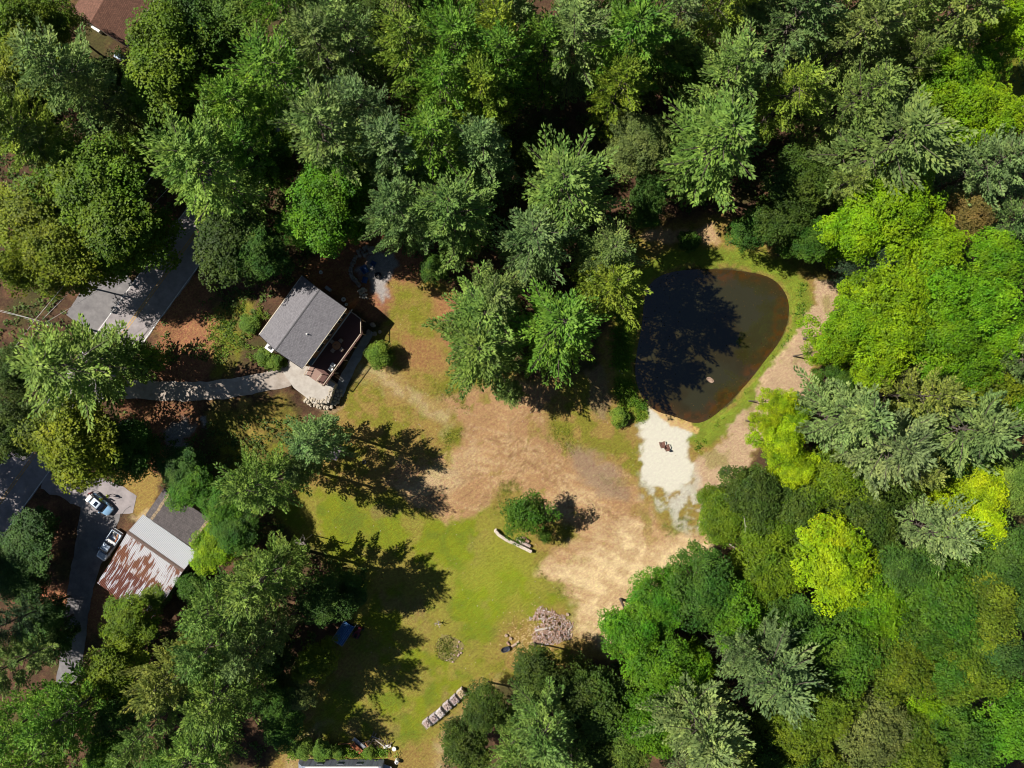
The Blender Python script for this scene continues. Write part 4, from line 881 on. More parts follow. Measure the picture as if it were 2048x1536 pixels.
rail([(5.45, -4.5, ZD), (5.45, -6.6, ZD), (3.63, -7.95, ZD), (-6.3, -7.95, ZD)]).build('deck_rail', M_rail, dk)
for x, y in ((5.3, -6.5), (3.6, -7.8), (1.1, -7.8), (-1.4, -7.8), (-3.9, -7.8), (-6.2, -7.8), (5.3, -4.6)):
    b = MB(); b.box((x, y, 1.45), (.16, .16, 3.2)); b.build('deck_post', M_rail, dk)
for k in range(6):
    b = MB(); b.box((-5.1-.29*k, -5.5, ZD-.19*(k+1)+.16), (.30, 2.3, .05)); b.build('stair_tread', M_stairw, dk)
b = MB()
for y in (-4.35, -6.62): b.add([(-4.95, y, ZD-.02), (-6.75, y, 2.15), (-6.75, y, 1.95), (-4.95, y, ZD-.3), (-4.95, y-.06, ZD-.02), (-6.75, y-.06, 2.15), (-6.75, y-.06, 1.95), (-4.95, y-.06, ZD-.3)], [(0, 1, 2, 3), (7, 6, 5, 4), (0, 4, 5, 1), (1, 5, 6, 2), (2, 6, 7, 3), (3, 7, 4, 0)])
b.build('stringer', M_stairw, dk)
rail([(-5.0, -4.4, ZD), (-6.8, -4.4, 2.2)]).build('stair_rail', M_rail, dk)
rail([(-5.0, -6.72, ZD), (-6.3, -6.72, ZD), (-6.3, -7.95, ZD)]).build('deck_rail', M_rail, dk)
def hloc(x, y, z=0.0):                  # house-local to world
    c, s = math.cos(HA), math.sin(HA); return (HO[0]+x*c-y*s, HO[1]+x*s+y*c, z)
# terrace: concrete slab edged by a boulder wall
TP = [(-5.3, -3.0), (-5.3, -8.9), (-6.1, -9.1), (-8.3, -9.8), (-9.7, -8.0), (-9.6, -4.0), (-8.6, -1.2), (-5.6, -.6)]
b = MB(); b.prism([hloc(*p)[:2] for p in TP], .2, 2.14); tr_ = b.build('terrace', mat('terrace_concrete', (.44, .40, .35), (.33, .29, .25), .9, .9, detail=9, bump=.2)); tag(tr_, kind='structure')
def stone_wall(name, label, pts, r, rows, m, jitter=.12, zb=None, seed=1, cat='stone wall', tiers=2):
    rg = random.Random(seed); b = MB(); cx = sum(p[0] for p in pts)/len(pts); cy = sum(p[1] for p in pts)/len(pts)
    for i in range(len(pts)-1):
        a = Vector((*pts[i], 0)); c = Vector((*pts[i+1], 0)); L = (c-a).length; n = max(1, int(L/(r*1.45))); nv = Vector((-(c-a).y, (c-a).x, 0)).normalized()
        for k in range(n):
            for w_ in range(rows):
                for t in range(tiers):
                    q = a.lerp(c, (k+.5+rg.uniform(-.2, .2))/n)+nv*((w_-(rows-1)/2)*r*1.3+rg.uniform(-1, 1)*jitter)
                    z = H1(q.x, q.y) if zb is None else zb
                    b.rock((q.x-cx, q.y-cy, z+r*.35+t*r*.9+rg.uniform(-.04, .04)), r*rg.uniform(.7, 1.15), rg.randrange(9999))
    t = b.build(name, m, loc=(cx, cy, 0), fix=False); return tag(t, label, cat)
stone_wall('terrace_wall', 'bank of pale boulders round the low side of the concrete terrace', [hloc(*p)[:2] for p in [(-5.9, -9.4), (-7.0, -9.9), (-8.5, -10.1), (-9.6, -9.0), (-10.1, -7.6), (-10.2, -6.0)]], .30, 3, M_stoneb, .15, None, 3, tiers=2)
stone_wall('terrace_wall', 'stacked stone edge on top of the terrace beside the boulder bank', [hloc(*p)[:2] for p in [(-6.2, -8.9), (-8.2, -9.4), (-9.3, -8.0), (-9.5, -6.8)]], .24, 2, M_stoneb, .12, 2.05, 5, tiers=1)
stone_wall('yard_wall', 'curved dry stone wall between the house and the fire pit', [W(*p) for p in [(714,511),(708,524),(702,538),(703,551),(712,563),(722,573)]], .22, 2, M_stone, .06, None, 7, tiers=3)
stone_wall('yard_wall', 'wide sunlit end of pale rubble closing the curved stone wall', [W(*p) for p in [(723,578),(728,586),(728,599)]], .24, 4, M_stoneb, .1, None, 9, tiers=2)
stone_wall('yard_wall', 'heap of grey fieldstones in the shade at the top of the curved wall', [W(*p) for p in [(741,497),(728,503),(716,510)]], .30, 3, M_stone, .18, None, 11, tiers=2)
b = MB(); b.rock((0, 0, .2), .75, 5, .35); x_ = b.build('boulder', M_stone, loc=at(744, 501)); tag(x_, 'flat grey slab rock above the shaded fieldstones', 'boulder')
for (u, v, r, lb) in ((746, 650, .5, 'upright pale boulder in the house shadow past the deck corner'), (750, 668, .42, 'mossy boulder nearer the green shrub'), (738, 664, .38, 'small boulder under the deck corner'), (760, 664, .35, 'rounded boulder at the tip of the house shadow')):
    b = MB(); b.rock((0, 0, r*.4), r, int(u), .8); x_ = b.build('boulder', M_stone, loc=at(u, v)); tag(x_, lb, 'boulder', 'boulders past the deck corner')
# furniture
def prop(name, label, cat, parts, loc, rz=0, group=None):
    t = thing(name, label, cat, loc, rz, group)
    for pn, mb, m in parts: mb.build(pn, m, t)
    return t
def copy_thing(src, loc, rz, label=None, group=None, scale=None):
    r = src.copy(); COL.objects.link(r); r.location = loc; r.rotation_euler = (0, 0, rz)
    if scale: r.scale = scale
    if label: r['label'] = label
    if group: r['group'] = group
    for ch in list(src.children):
        c = ch.copy(); COL.objects.link(c); c.parent = r
        for g in ch.children: d_ = g.copy(); COL.objects.link(d_); d_.parent = c
    return r
def chair_parts(t, m, w_=.5, d_=.5, sh=.44, bh=.46, arms=True):
    b = MB(); b.box((0, 0, sh), (w_, d_, .05)); b.build('seat', m, t)
    b = MB(); T = Matrix.Rotation(R(12), 4, 'X'); b.box((0, d_/2+.02, sh+bh/2), (w_, .04, bh), M=T); b.build('backrest', m, t)
    for sx in (-1, 1):
        for sy in (-1, 1): b = MB(); b.box((sx*(w_/2-.03), sy*(d_/2-.03), sh/2-.01), (.045, .045, sh-.02)); b.build('leg', m, t)
        if arms: b = MB(); b.box((sx*(w_/2+.02), -.02, sh+.22), (.06, d_, .035)); b.box((sx*(w_/2+.02), -d_/2+.04, sh+.1), (.04, .04, .22)); b.build('armrest', m, t)
tx, ty = W(673, 691, 4.0)
b = MB(); b.lathe([(.62, .70), (.65, .72), (.65, .75), (.62, .76)], n=28); b2 = MB(); b2.lathe([(.30, 0), (.28, .05), (.06, .1), (.06, .7)], n=12)
tb = prop('patio_table', 'round orange wooden table on the dark red deck', 'table', [('tabletop', b, M_teak), ('pedestal', b2, M_teak)], (tx, ty, ZD))
b = MB(); b.lathe([(.05, 0), (.06, .1), (.09, .2)], n=10); q = b.build('plant_pot', M_dark, loc=(tx-.15, ty+.1, ZD+.76)); tag(q, 'small dark pot standing on the round deck table', 'plant pot')
ch0 = thing('patio_chair', 'pale wooden armchair on the house-corner side of the deck table', 'chair', (tx-.75, ty+.62, ZD), R(50), 'armchairs round the deck table'); chair_parts(ch0, M_rail, .46, .46)
copy_thing(ch0, (tx+.62, ty+.72, ZD), R(-42), 'pale wooden armchair on the upper rail side of the deck table')
copy_thing(ch0, (tx+.75, ty-.62, ZD), R(-130), 'pale wooden armchair between deck table and long rail')
copy_thing(ch0, (tx-.6, ty-.78, ZD), R(140), 'pale wooden armchair on the stair side of the deck table')
wx_, wy_ = W(666, 730, 3.9); w0 = thing('deck_chair', 'white plastic chair by the deck rail, farther from the stair', 'chair', (wx_, wy_, ZD), HA+R(90), 'white chairs by the deck rail'); chair_parts(w0, M_white, .55, .5)
wx2, wy2 = W(661.5, 738.5, 3.9); copy_thing(w0, (wx2, wy2, ZD), HA+R(90), 'white plastic chair by the deck rail, beside the stair top')
b = MB(); b.lathe([(.22, .42), (.22, .45)], n=14); b.lathe([(.03, 0), (.03, .42)], n=8); xx, yy = W(662.5, 733.5, 3.7); prop('side_table', 'tiny white table between the two white deck chairs', 'table', [('tabletop', b, M_white)], (xx, yy, ZD))
# fire pit yard
b = MB(); b.lathe([(.50, 0), (.56, .36), (.50, .38), (.42, .12), (.05, .1)], n=22, cap=False); b2 = MB()
for k in range(5): b2.tube([(.3*math.cos(k*1.3), .3*math.sin(k*1.3), .14), (-.3*math.cos(k*1.3+.4), -.3*math.sin(k*1.3+.4), .2)], .045, 6)
prop('fire_pit', 'round black metal fire pit on pale gravel', 'fire pit', [('bowl', b, M_dark), ('charred_wood', b2, M_dead)], at(757, 552))
fc = thing('garden_chair', 'dark blue garden chair between the other two, deepest blue and widest', 'chair', at(731, 540), R(120), 'blue chairs by the fire pit'); chair_parts(fc, M_blue, .75, .7, .38, .6); fc.scale = (1.5, 1.35, 1.15)
copy_thing(fc, at(748, 528), R(150), 'blue garden chair at the top of the fire pit yard', scale=(1.05, 1.05, 1))
copy_thing(fc, at(731, 561), R(75), 'blue garden chair beside the bottom end of the stone wall', scale=(1.15, 1.1, 1))
b = MB(); b.box((0, 0, .45), (.95, .45, .85)); b2 = MB(); b2.box((0, 0, .89), (.99, .49, .04)); b3 = MB(); b3.box((0, -.24, .45), (.6, .03, .6))
prop('heat_pump', 'grey heat pump box beside the shaded end wall of the house', 'heat pump', [('casing', b, M_gal), ('lid', b2, M_gal), ('fan_grille', b3, M_dark)], (*hloc(6.15, .75)[:2], H1(*hloc(6.15, .75)[:2])), HA+R(90))
b = MB(); b.lathe([(.26, 0), (.34, .5), (.36, .52), (.27, .53), (.24, .42), (.05, .4)], n=20, cap=False); b2 = MB(); b2.lathe([(.24, .40), (.02, .41)], n=14)
prop('planter', 'round white-rimmed planter in the shade by the house corner', 'planter', [('pot', b, M_white), ('soil', b2, M_dark)], (*hloc(6.2, -2.1)[:2], H1(*hloc(6.2, -2.1)[:2])))
copy_thing([o for o in COL.objects if o.name == 'planter'][0], at(699, 612), 0, 'small dim planter between the white-rimmed planter and deck', scale=(.7, .7, .7))
copy_thing([o for o in COL.objects if o.name == 'planter'][0], at(646, 547), 0, 'yellowish tub alone on the litter behind the house', scale=(.8, .8, .8))

# ------------------------------------------------------------------ rusty metal shed and shingled shed (local x along the ridge, y up the picture)
GA = math.atan2(-.573, .819); GO = (-59.15, -22.8)
M_tin = rusty('tin_pale', (.56, .56, .58), (.24, .085, .04), .56); M_tin2 = rusty('tin_streaked', (.52, .51, .53), (.24, .095, .05), .68); M_tin3 = rusty('tin_rusted', (.50, .51, .56), (.17, .055, .035), .60, patch=.7)
M_board = mat('weathered_boards', (.19, .14, .10), (.11, .08, .06), 5, .9, stretch=(4, 4, .4))
def corr(x0, x1, y0, z0, y1, z1, pitch=.24, th=.03):
    b = MB(); n = int((x1-x0)/pitch)*4; vs = []; 
    for i in range(n+1):
        x = x0+(x1-x0)*i/n; o = .035*math.sin(i*math.pi/2)
        vs += [(x, y0, z0+o), (x, y1, z1+o), (x, y0, z0+o-th), (x, y1, z1+o-th)]
    fs = []
    for i in range(n):
        a = i*4; c = a+4; fs += [(a, c, c+1, a+1), (a+2, a+3, c+3, c+2), (a, a+2, c+2, c), (a+1, c+1, c+3, a+3)]
    return b.add(vs, fs+[(0, 1, 3, 2), (n*4, n*4+2, n*4+3, n*4+1)])
shed = thing('metal_shed', 'shed with rust-streaked corrugated metal roof beside the parked pickup', 'shed', (GO[0], GO[1], 0), GA)
b = MB(); b.extrude_x([(-5.2, 0), (2.8, 0), (2.8, 3.0), (0, 4.05), (-5.2, 2.85)], .25, 10.1); b.build('wall', M_board, shed)
b = MB(); b.extrude_x([(-10.0, 0), (-5.25, 0), (-5.25, 2.6), (-10.0, 2.2)], .25, 10.1); b.build('wall', M_board, shed)
corr(0, 10.4, .02, 4.17, 3.1, 3.06).build('roof', M_tin, shed, smooth=False)
corr(0, 10.4, -5.45, 2.98, -.02, 4.17).build('roof', M_tin2, shed)
corr(.02, 10.38, -10.2, 2.3, -5.4, 2.78).build('lean_to_roof', M_tin3, shed)
b = MB(); b.extrude_x([(-.26, 4.16), (0, 4.26), (.26, 4.14), (.26, 4.11), (0, 4.22), (-.26, 4.13)], -.05, 10.45); b.build('ridge_cap', mat('rusted_ridge', (.16, .11, .09), (.09, .055, .045), 4, .8), shed)
b = MB(); b.box((.2, -2.6, 1.25), (.08, 3.0, 2.3)); dd = b.build('door', mat('shed_door', (.22, .2, .18)), shed); b = MB(); b.box((.13, -1.4, 1.2), (.06, .06, .25)); b.build('handle', M_dark, dd)
rg = random.Random(4)
M_roof2 = mat('loose_shingle_roof', (.085, .08, .082), (.05, .047, .05), 1.2, .9, detail=9, bump=.3)
sh2 = thing('shingled_shed', 'low shed with patched dark shingle roof joined to the metal shed', 'shed', (GO[0], GO[1], 0), GA)
b = MB(); b.box((4.65, 5.85, 1.4), (8.3, 5.0, 2.8)); b.build('wall', M_board, sh2)
M_sh = shingle('dark_shingles', (.125, .108, .105), (.08, .07, .07), .36)
for x0, z0, x1, z1, nm in ((.3, 2.86, 2.0, 3.35, 'roof'), (2.0, 3.35, 9.0, 2.9, 'roof')):
    b = MB(); b.add([(x0, 3.18, z0), (x1, 3.18, z1), (x1, 8.4, z1), (x0, 8.4, z0), (x0, 3.18, z0-.09), (x1, 3.18, z1-.09), (x1, 8.4, z1-.09), (x0, 8.4, z0-.09)], [(0, 1, 2, 3), (7, 6, 5, 4), (0, 4, 5, 1), (1, 5, 6, 2), (2, 6, 7, 3), (3, 7, 4, 0)]); b.build(nm, M_sh, sh2)
M_ply = mat('bare_plywood', (.36, .26, .15), (.20, .15, .10), 3, .85)
for x, z, k in ((1.62, 3.30, 9), (8.75, 2.96, 8)):
    for i in range(k):
        b = MB(); L = 5.1/k; b.box((x+rg.uniform(-.05, .05), 3.25+L*(i+.5), z+.02+rg.uniform(0, .02)), (rg.uniform(.38, .5), L*rg.uniform(.7, .97), .025), rz=rg.uniform(-.03, .03)); b.build('bare_board', M_ply, sh2)
b = MB()
for i in range(9): x = 2.7+i*.72; b.box((x, 5.8, 3.35-(x-2)*.0643+.012), (.03, 5.1, .02))
for j in range(10): y = 3.5+j*.5; b.add([(2.2, y, 3.352), (8.5, y, 2.947), (8.5, y+.025, 2.947), (2.2, y+.025, 3.352)], [(0, 1, 2, 3)])
b.build('roof_seams', mat('seam_tar', (.15, .13, .125)), sh2, fix=False)
# the brown-roofed building at the corner
BO = W(252, 92, 3.2); BA = math.atan2(92, 54)
bb = thing('brown_roofed_building', 'building with large brown roof crossing the top edge of the picture', 'building', (BO[0], BO[1], 0), BA)
b = MB(); b.extrude_x([(.4, 0), (9.6, 0), (9.6, 3.0), (5.0, 4.9), (.4, 3.0)], .4, 15.6); b.build('wall', M_board, bb)
M_brn = shingle('brown_shingles', (.19, .095, .065), (.13, .065, .045), .22)
b = MB(); b.extrude_x([(0, 3.1), (5.0, 5.2), (5.0, 5.06), (0, 2.96)], 0, 16); r1 = b.build('roof', M_brn, bb)
b = MB(); b.extrude_x([(10, 3.1), (5.0, 5.2), (5.0, 5.06), (10, 2.96)], 0, 16); b.build('roof', M_brn, bb)
b = MB(); b.box((8, -.06, 3.02), (16, .1, .12)); b.build('gutter', M_cream, r1)
def bin_(label, u, v, h, sz, m, rz, group=None, z=0):
    b = MB(); b.box((0, 0, sz[2]/2), sz, taper=1.05); b2 = MB(); b2.box((0, 0, sz[2]+.03), (sz[0]*1.1, sz[1]*1.1, .06)); x, y = W(u, v, h)
    return prop('storage_box', label, 'storage box', [('body', b, m), ('lid', b2, m)], (x, y, H1(x, y)), rz, group)
bin_('white box standing beside the brown roof edge, upper of a touching pair', 187, 53, 1, (.75, .6, .8), M_white, R(-35)); bin_('white box touching the upper white box beside the brown roof edge', 195, 58, 1, (.6, .6, .8), M_white, R(-35))
bin_('pale blue-white chest lying alone in the dark yard of the brown-roofed building', 238, 113, .6, (1.35, .75, .6), mat('pale_blue_plastic', (.45, .55, .65)), R(-28))
# small shed under the blue-green pine
sx_, sy_ = W(667, 904, 2.2); s3 = thing('garden_shed', 'small pinkish grey shed roof poking out from under the blue-green pine', 'shed', (sx_, sy_, 0), R(70))
b = MB(); b.box((0, 0, 1.0), (1.9, 1.5, 2.0)); b.build('wall', M_board, s3); b = MB(); b.extrude_x([(-.95, 2.0), (0, 2.35), (.95, 2.0), (.95, 1.95), (0, 2.3), (-.95, 1.95)], -1.15, 1.15); b.build('roof', mat('pinkish_roof', (.27, .22, .24), (.18, .15, .17), 5, .9), s3)
b = MB(); b.lathe([(.20, 0), (.32, .02), (.34, .12), (.32, .22), (.20, .24), (.2, .02)], n=20, cap=False); q = b.build('tyre', mat('tyre_rubber', (.12, .12, .13)), loc=at(728.5, 923.5)); tag(q, 'lone tyre lying in tree shade beside the small pinkish shed', 'tyre')
# ------------------------------------------------------------------ camper on the bottom edge
cx0 = (591-CX)*.977/S; cx1 = (764-CX)*.977/S; cyN = -59.85
cp = thing('camper', 'long grey-sided camper with white roof cut by the bottom edge', 'camper', ((cx0+cx1)/2, cyN-1.35, 0), 0)
Lc = (cx1-cx0)/2; prof = [(-Lc, .4), (Lc-.1, .4), (Lc, .6), (Lc, 2.25), (Lc-.2, 2.4), (-Lc+1.6, 2.4), (-Lc+.9, 2.25), (-Lc+.3, 1.7), (-Lc, 1.0)]
M_cside = mat('camper_side', (.25, .28, .34), (.13, .14, .17), 1.2, .6, stretch=(3, 3, .25), detail=9)
b = MB(); n = len(prof); b.add([(x, 1.35, z) for x, z in prof]+[(x, -1.35, z) for x, z in prof], [tuple(range(n)), tuple(range(2*n-1, n-1, -1))]+[(i, i+n, (i+1) % n+n, (i+1) % n) for i in range(n)]); b.build('body', M_cside, cp)
b = MB(); b.box((.5, 0, 2.43), (2*Lc-2.1, 2.74, .06)); b.build('roof', M_white, cp)
for x in (-3.2, 0, 3.0): b = MB(); b.box((x, 1.37, 1.5), (1.0, .05, .55)); f = b.build('window', M_gal, cp); b = MB(); b.box((x, 1.4, 1.5), (.88, .03, .44)); b.build('pane', M_glass, f)
for x in (-.6, .6):
    for y in (-1.15, 1.15): b = MB(); vs = MB(); b.tube([(x, y-.11, .33), (x, y+.11, .33)], .33, 16); b.build('wheel', mat('rubber', (.03, .03, .03)), cp)
b = MB(); b.tube([(Lc, 0, .5), (Lc+1.1, 0, .5)], .06, 6); b.box((Lc+.45, .4, .7), (.5, .5, .5)); b.build('hitch', M_dark, cp)
b = MB(); b.box((0, 0, 1.0), (1.5, 1.1, .05)); bb_ = MB()
for sx in (-.65, .65):
    for sy in (-.45, .45): bb_.box((sx, sy, .49), (.06, .06, .97))
prop('workbench', 'pale bench top in the shade past the blunt end of the camper', 'bench', [('benchtop', b, M_gal), ('leg_frame', bb_, M_dark)], at(775, 1530), R(-20))
b = MB(); b.lathe([(.30, 0), (.34, .1), (.34, .75), (.30, .85), (.1, .95)], n=18); b2 = MB(); b2.lathe([(.1, .94), (.1, 1.05)], n=10)
prop('water_tank', 'white drum in deep shade beside the camper hitch', 'drum', [('shell', b, M_white), ('cap', b2, M_dark)], at(795, 1519))
b = MB(); b.lathe([(.24, 0), (.33, .42), (.34, .44)], n=18); b2 = MB(); b2.lathe([(.345, .44), (.34, .48)], n=18)
prop('bucket', 'white bucket at the grassy end of the junk pile', 'bucket', [('shell', b, M_white), ('lid', b2, M_white)], at(789, 1495))
# junk pile pieces
M_rust = mat('rust_sheet', (.33, .10, .03), (.20, .06, .025), 3, .8)
def slab(name, label, cat, u, v, dims, rz, m, z=.25, tilt=8):
    b = MB(); T = Matrix.Rotation(R(tilt), 4, 'X'); b.box((0, 0, z), dims, M=T); o = b.build(name, m, loc=at(u, v), rz=rz); return tag(o, label, cat)
slab('scrap_sheet', 'orange rusty panel lying across the bramble by the camper', 'metal panel', 715, 1492, (2.0, .85, .06), R(-42), M_rust, .6)
slab('scrap_sheet', 'dull grey bent sheet behind the orange rusty panel', 'metal panel', 719, 1483, (2.3, .8, .05), R(-40), M_gal, .45, 20)
slab('scrap_sheet', 'white crumpled sheet beside the white bucket', 'metal panel', 775, 1491, (1.2, .5, .08), R(12), M_white, .3, 15)
k = 0
for lb, u0, v0, a, L in (('mossy plank crossing upright through the junk pile', 741, 1477, 62, 3.0), ('second mossy plank parallel to the upright one', 745, 1479, 60, 2.8), ('brown plank in the junk pile toward the drum', 762, 1484, -38, 2.2), ('thin pale batten sticking out of the junk toward the path', 690, 1485, 4, 2.0), ('short pale batten lying over the bramble leaves', 697, 1495, -2, 1.5), ('brown board beside the dull grey sheet', 731, 1481, 20, 1.6), ('dark board at the top of the junk pile', 752, 1473, -20, 1.4), ('buff board in the middle of the junk pile', 735, 1488, -60, 1.3), ('splintered board leaning beside the white crumpled sheet', 781, 1486, 48, 1.0)):
    slab('plank', lb, 'plank', u0, v0, (L, .16, .05), R(a), (M_board, M_ply, M_dead, M_teak)[k % 4], .35+.05*(k % 3), 4)['group'] = 'boards of the junk pile by the camper'; k += 1
b = MB(); rg = random.Random(8)
for i in range(46): a = rg.uniform(0, 3.1); x = rg.uniform(-2.4, 3.2); y = rg.uniform(-.6, .6); L = rg.uniform(.25, .8); b.tube([(x-L*math.cos(a), y-L*math.sin(a), .1+rg.uniform(0, .3)), (x+L*math.cos(a), y+L*math.sin(a), .1+rg.uniform(0, .4))], rg.uniform(.02, .05), 5)
tag(b.build('scrap_debris', M_board, loc=at(738, 1486)), kind='stuff')
# blue tarp trailer and dark red mower in the deep shade
t = thing('utility_trailer', 'trailer covered with ribbed blue tarp in deep tree shade', 'trailer', at(689, 1263), R(57))
b = MB(); b.box((0, 0, .45), (3.6, 1.9, .12)); b.build('bed', M_dark, t)
b = MB(); vs = []; n = 22
for i in range(n+1):
    for j in range(9): x = -1.8+3.6*j/8; y = -.95+1.9*i/n; vs.append((x, y, .62+.28*math.cos(y*1.4)+.05*math.sin(i*1.9+j*.3)))
b.add(vs, [(i*9+j, i*9+j+1, (i+1)*9+j+1, (i+1)*9+j) for i in range(n) for j in range(8)]); b.build('tarp', mat('blue_tarp', (.05, .16, .36), (.03, .10, .26), 3, .5), t, fix=False)
b = MB(); b.tube([(-1.8, -.98, .75), (2.7, -.98, .75)], .04, 6); b.tube([(-1.8, .98, .75), (1.8, .98, .75)], .04, 6); b.tube([(-1.85, -.98, .75), (-1.85, .98, .75)], .04, 6); b.build('side_rail', M_gal, t)
for y in (-1.06, 1.06): b = MB(); b.tube([(-.2, y-.1, .32), (-.2, y+.1, .32)], .32, 16); b.build('wheel', M_dark, t)
b = MB(); b.tube([(1.8, .5, .42), (2.9, 0, .42), (1.8, -.5, .42)], .05, 6); b.build('drawbar', M_dark, t)
M_dred = mat('dark_red_paint', (.22, .03, .035), (.14, .02, .025), 4, .4)
t = thing('garden_tractor', 'dark red garden tractor parked close beside the blue tarp trailer', 'tractor', at(717, 1262), R(60))
b = MB(); b.box((.55, 0, .75), (1.0, .6, .5), taper=.85); b.build('hood', M_dred, t, bevel=.05); b = MB(); b.box((-.45, 0, .62), (1.0, .9, .18)); b.build('fender', M_dred, t, bevel=.04); b = MB(); b.box((-.45, 0, .85), (.45, .45, .12)); b.box((-.7, 0, 1.05), (.1, .45, .4)); b.build('seat', M_dark, t)
b = MB(); b.tube([(.1, 0, .8), (-.05, 0, 1.15)], .03, 6); b.lathe([(.18, 1.14), (.2, 1.16), (.18, 1.18)], (-.05, 0, 0), 14, cap=False); b.build('steering_wheel', M_dark, t)
for x, r in ((-.5, .38), (.75, .25)):
    for y in (-.5, .5): b = MB(); b.tube([(x, y-.12, r), (x, y+.12, r)], r, 16); b.build('wheel', M_dark, t)

# ------------------------------------------------------------------ firewood, logs, sheds of the yard
M_cut = mat('cut_firewood', (.50, .38, .28), (.22, .14, .10), 7, .9, detail=6, contrast=(.4, .6)); M_pale = mat('pale_log_bark', (.52, .47, .41), (.33, .28, .24), 5, .9)
M_red = mat('reddish_split_wood', (.44, .29, .22), (.24, .13, .09), 6, .9)
def logs_in(b, rg, nx, ny, w_, h_, L, r, z0=.12, ang=0):
    for j in range(ny):
        for i in range(nx):
            y = -w_/2+w_*(i+.5)/nx+rg.uniform(-.02, .02); z = z0+h_*(j+.5)/ny+rg.uniform(-.02, .02); d_ = rg.uniform(-.06, .06)
            b.tube([(-L/2+d_, y, z), (L/2+d_, y+rg.uniform(-.03, .03), z+rg.uniform(-.02, .02))], r*rg.uniform(.75, 1.15), 6)
def crate(label, u, v, rz, seed, m):
    rg = random.Random(seed); x, y = W(u, v, 1.1); t = thing('firewood_crate', label, 'crate', (x, y, H1(x, y)), rz, 'firewood crates in a slanting row')
    b = MB()
    for k in range(5): b.box((-.52+.26*k, 0, .11), (.12, 1.2, .02))
    for y_ in (-.5, 0, .5): b.box((0, y_, .05), (1.2, .1, .09))
    b.build('pallet', M_board, t)
    b = MB()
    for sx in (-.57, .57):
        for k in range(5): b.tube([(sx, -.57+.285*k, .12), (sx, -.57+.285*k, 1.12)], .012, 5)
        for z in (.35, .75, 1.12): b.tube([(sx, -.57, z), (sx, .57, z)], .014, 5)
    for sy in (-.57, .57):
        for z in (.35, .75, 1.12): b.tube([(-.57, sy, z), (.57, sy, z)], .014, 5)
    b.build('cage', M_gal, t)
    b = MB(); logs_in(b, rg, 9, 8, 1.06, .92, .50, .062)
    b2 = MB(); b2.v = [(p[0]-.27, p[1], p[2]) for p in b.v]; b2.f = list(b.f); o = len(b2.v); b2.v += [(p[0]+.27, p[1], p[2]+rg.uniform(0, .0)) for p in b.v]; b2.f += [tuple(i+o for i in f) for f in b.f]
    for k in range(16): a = rg.uniform(0, 3.1); x_ = rg.uniform(-.35, .35); y_ = rg.uniform(-.4, .4); b2.tube([(x_-.2*math.cos(a), y_-.2*math.sin(a), 1.08+rg.uniform(0, .1)), (x_+.2*math.cos(a), y_+.2*math.sin(a), 1.1+rg.uniform(0, .12))], rg.uniform(.05, .075), 6)
    b2.build('firewood', m, t)
crt = [(853.5, 1448.5, 'lowest crate of the slanting row, heaped with pinkish firewood'), (867, 1438.5, 'second lowest crate of the slanting firewood row'), (880, 1428, 'whitest topped crate, third up the slanting row'), (894, 1414, 'crate with a gap above it, fourth up the slanting row'), (908.5, 1401.5, 'second highest crate of the slanting firewood row'), (922, 1388, 'topmost crate of the slanting row, with yellowish firewood')]
Mk = [mat('firewood_pinkish', (.52, .42, .37), (.25, .17, .14), 7, .9, contrast=(.4, .6)), mat('firewood_mauve', (.47, .38, .36), (.22, .15, .14), 7, .9, contrast=(.4, .6)), mat('firewood_white', (.62, .56, .52), (.3, .23, .2), 7, .9, contrast=(.4, .6)), mat('firewood_yellowish', (.55, .44, .26), (.28, .19, .11), 7, .9, contrast=(.4, .6))]
for i, (u, v, lb) in enumerate(crt): crate(lb, u, v, R(42+rnd.uniform(-4, 4)), 50+i, Mk[(0, 1, 2, 0, 1, 3)[i]])
def log_row(label, pts, h_, L, seed, m):
    rg = random.Random(seed); P = [Vector((*W(*p), 0)) for p in pts]; c = P[len(P)//2]; b = MB(); r = .085
    for i in range(len(P)-1):
        a, d_ = P[i], P[i+1]-P[i]; n = max(1, int(d_.length/(r*2))); nv = Vector((-d_.y, d_.x, 0)).normalized()
        for k in range(n):
            for j in range(int(h_/(r*1.9))):
                q = a+d_*((k+.5+.5*(j % 2))/n)-c; e = rg.uniform(-.05, .05); z = r+j*r*1.85
                b.tube([tuple(q-nv*(L/2+e)+Vector((0, 0, z))), tuple(q+nv*(L/2-e)+Vector((0, 0, z)))], r*rg.uniform(.8, 1.12), 7)
    return tag(b.build('firewood_stack', m, loc=(c.x, c.y, H1(c.x, c.y))), label, 'firewood stack')
log_row('long curved firewood stack, white in the sun, on the lawn by the lone tree', [(990,1058),(998,1068),(1012,1077),(1027,1084),(1040,1090),(1062,1101)], 1.1, .45, 3, mat('sunbleached_wood', (.66, .58, .49), (.42, .33, .26), 8, .9, contrast=(.3, .6)))
log_row('middle firewood stack lying against the long curved one', [(1033,1076),(1045,1084),(1060,1091)], .7, .42, 4, mat('grey_pink_wood', (.52, .42, .38), (.33, .25, .22), 8, .9))
log_row('short low firewood stack half under the lone tree', [(1040,1073),(1050,1077),(1058,1083)], .5, .4, 5, M_red)
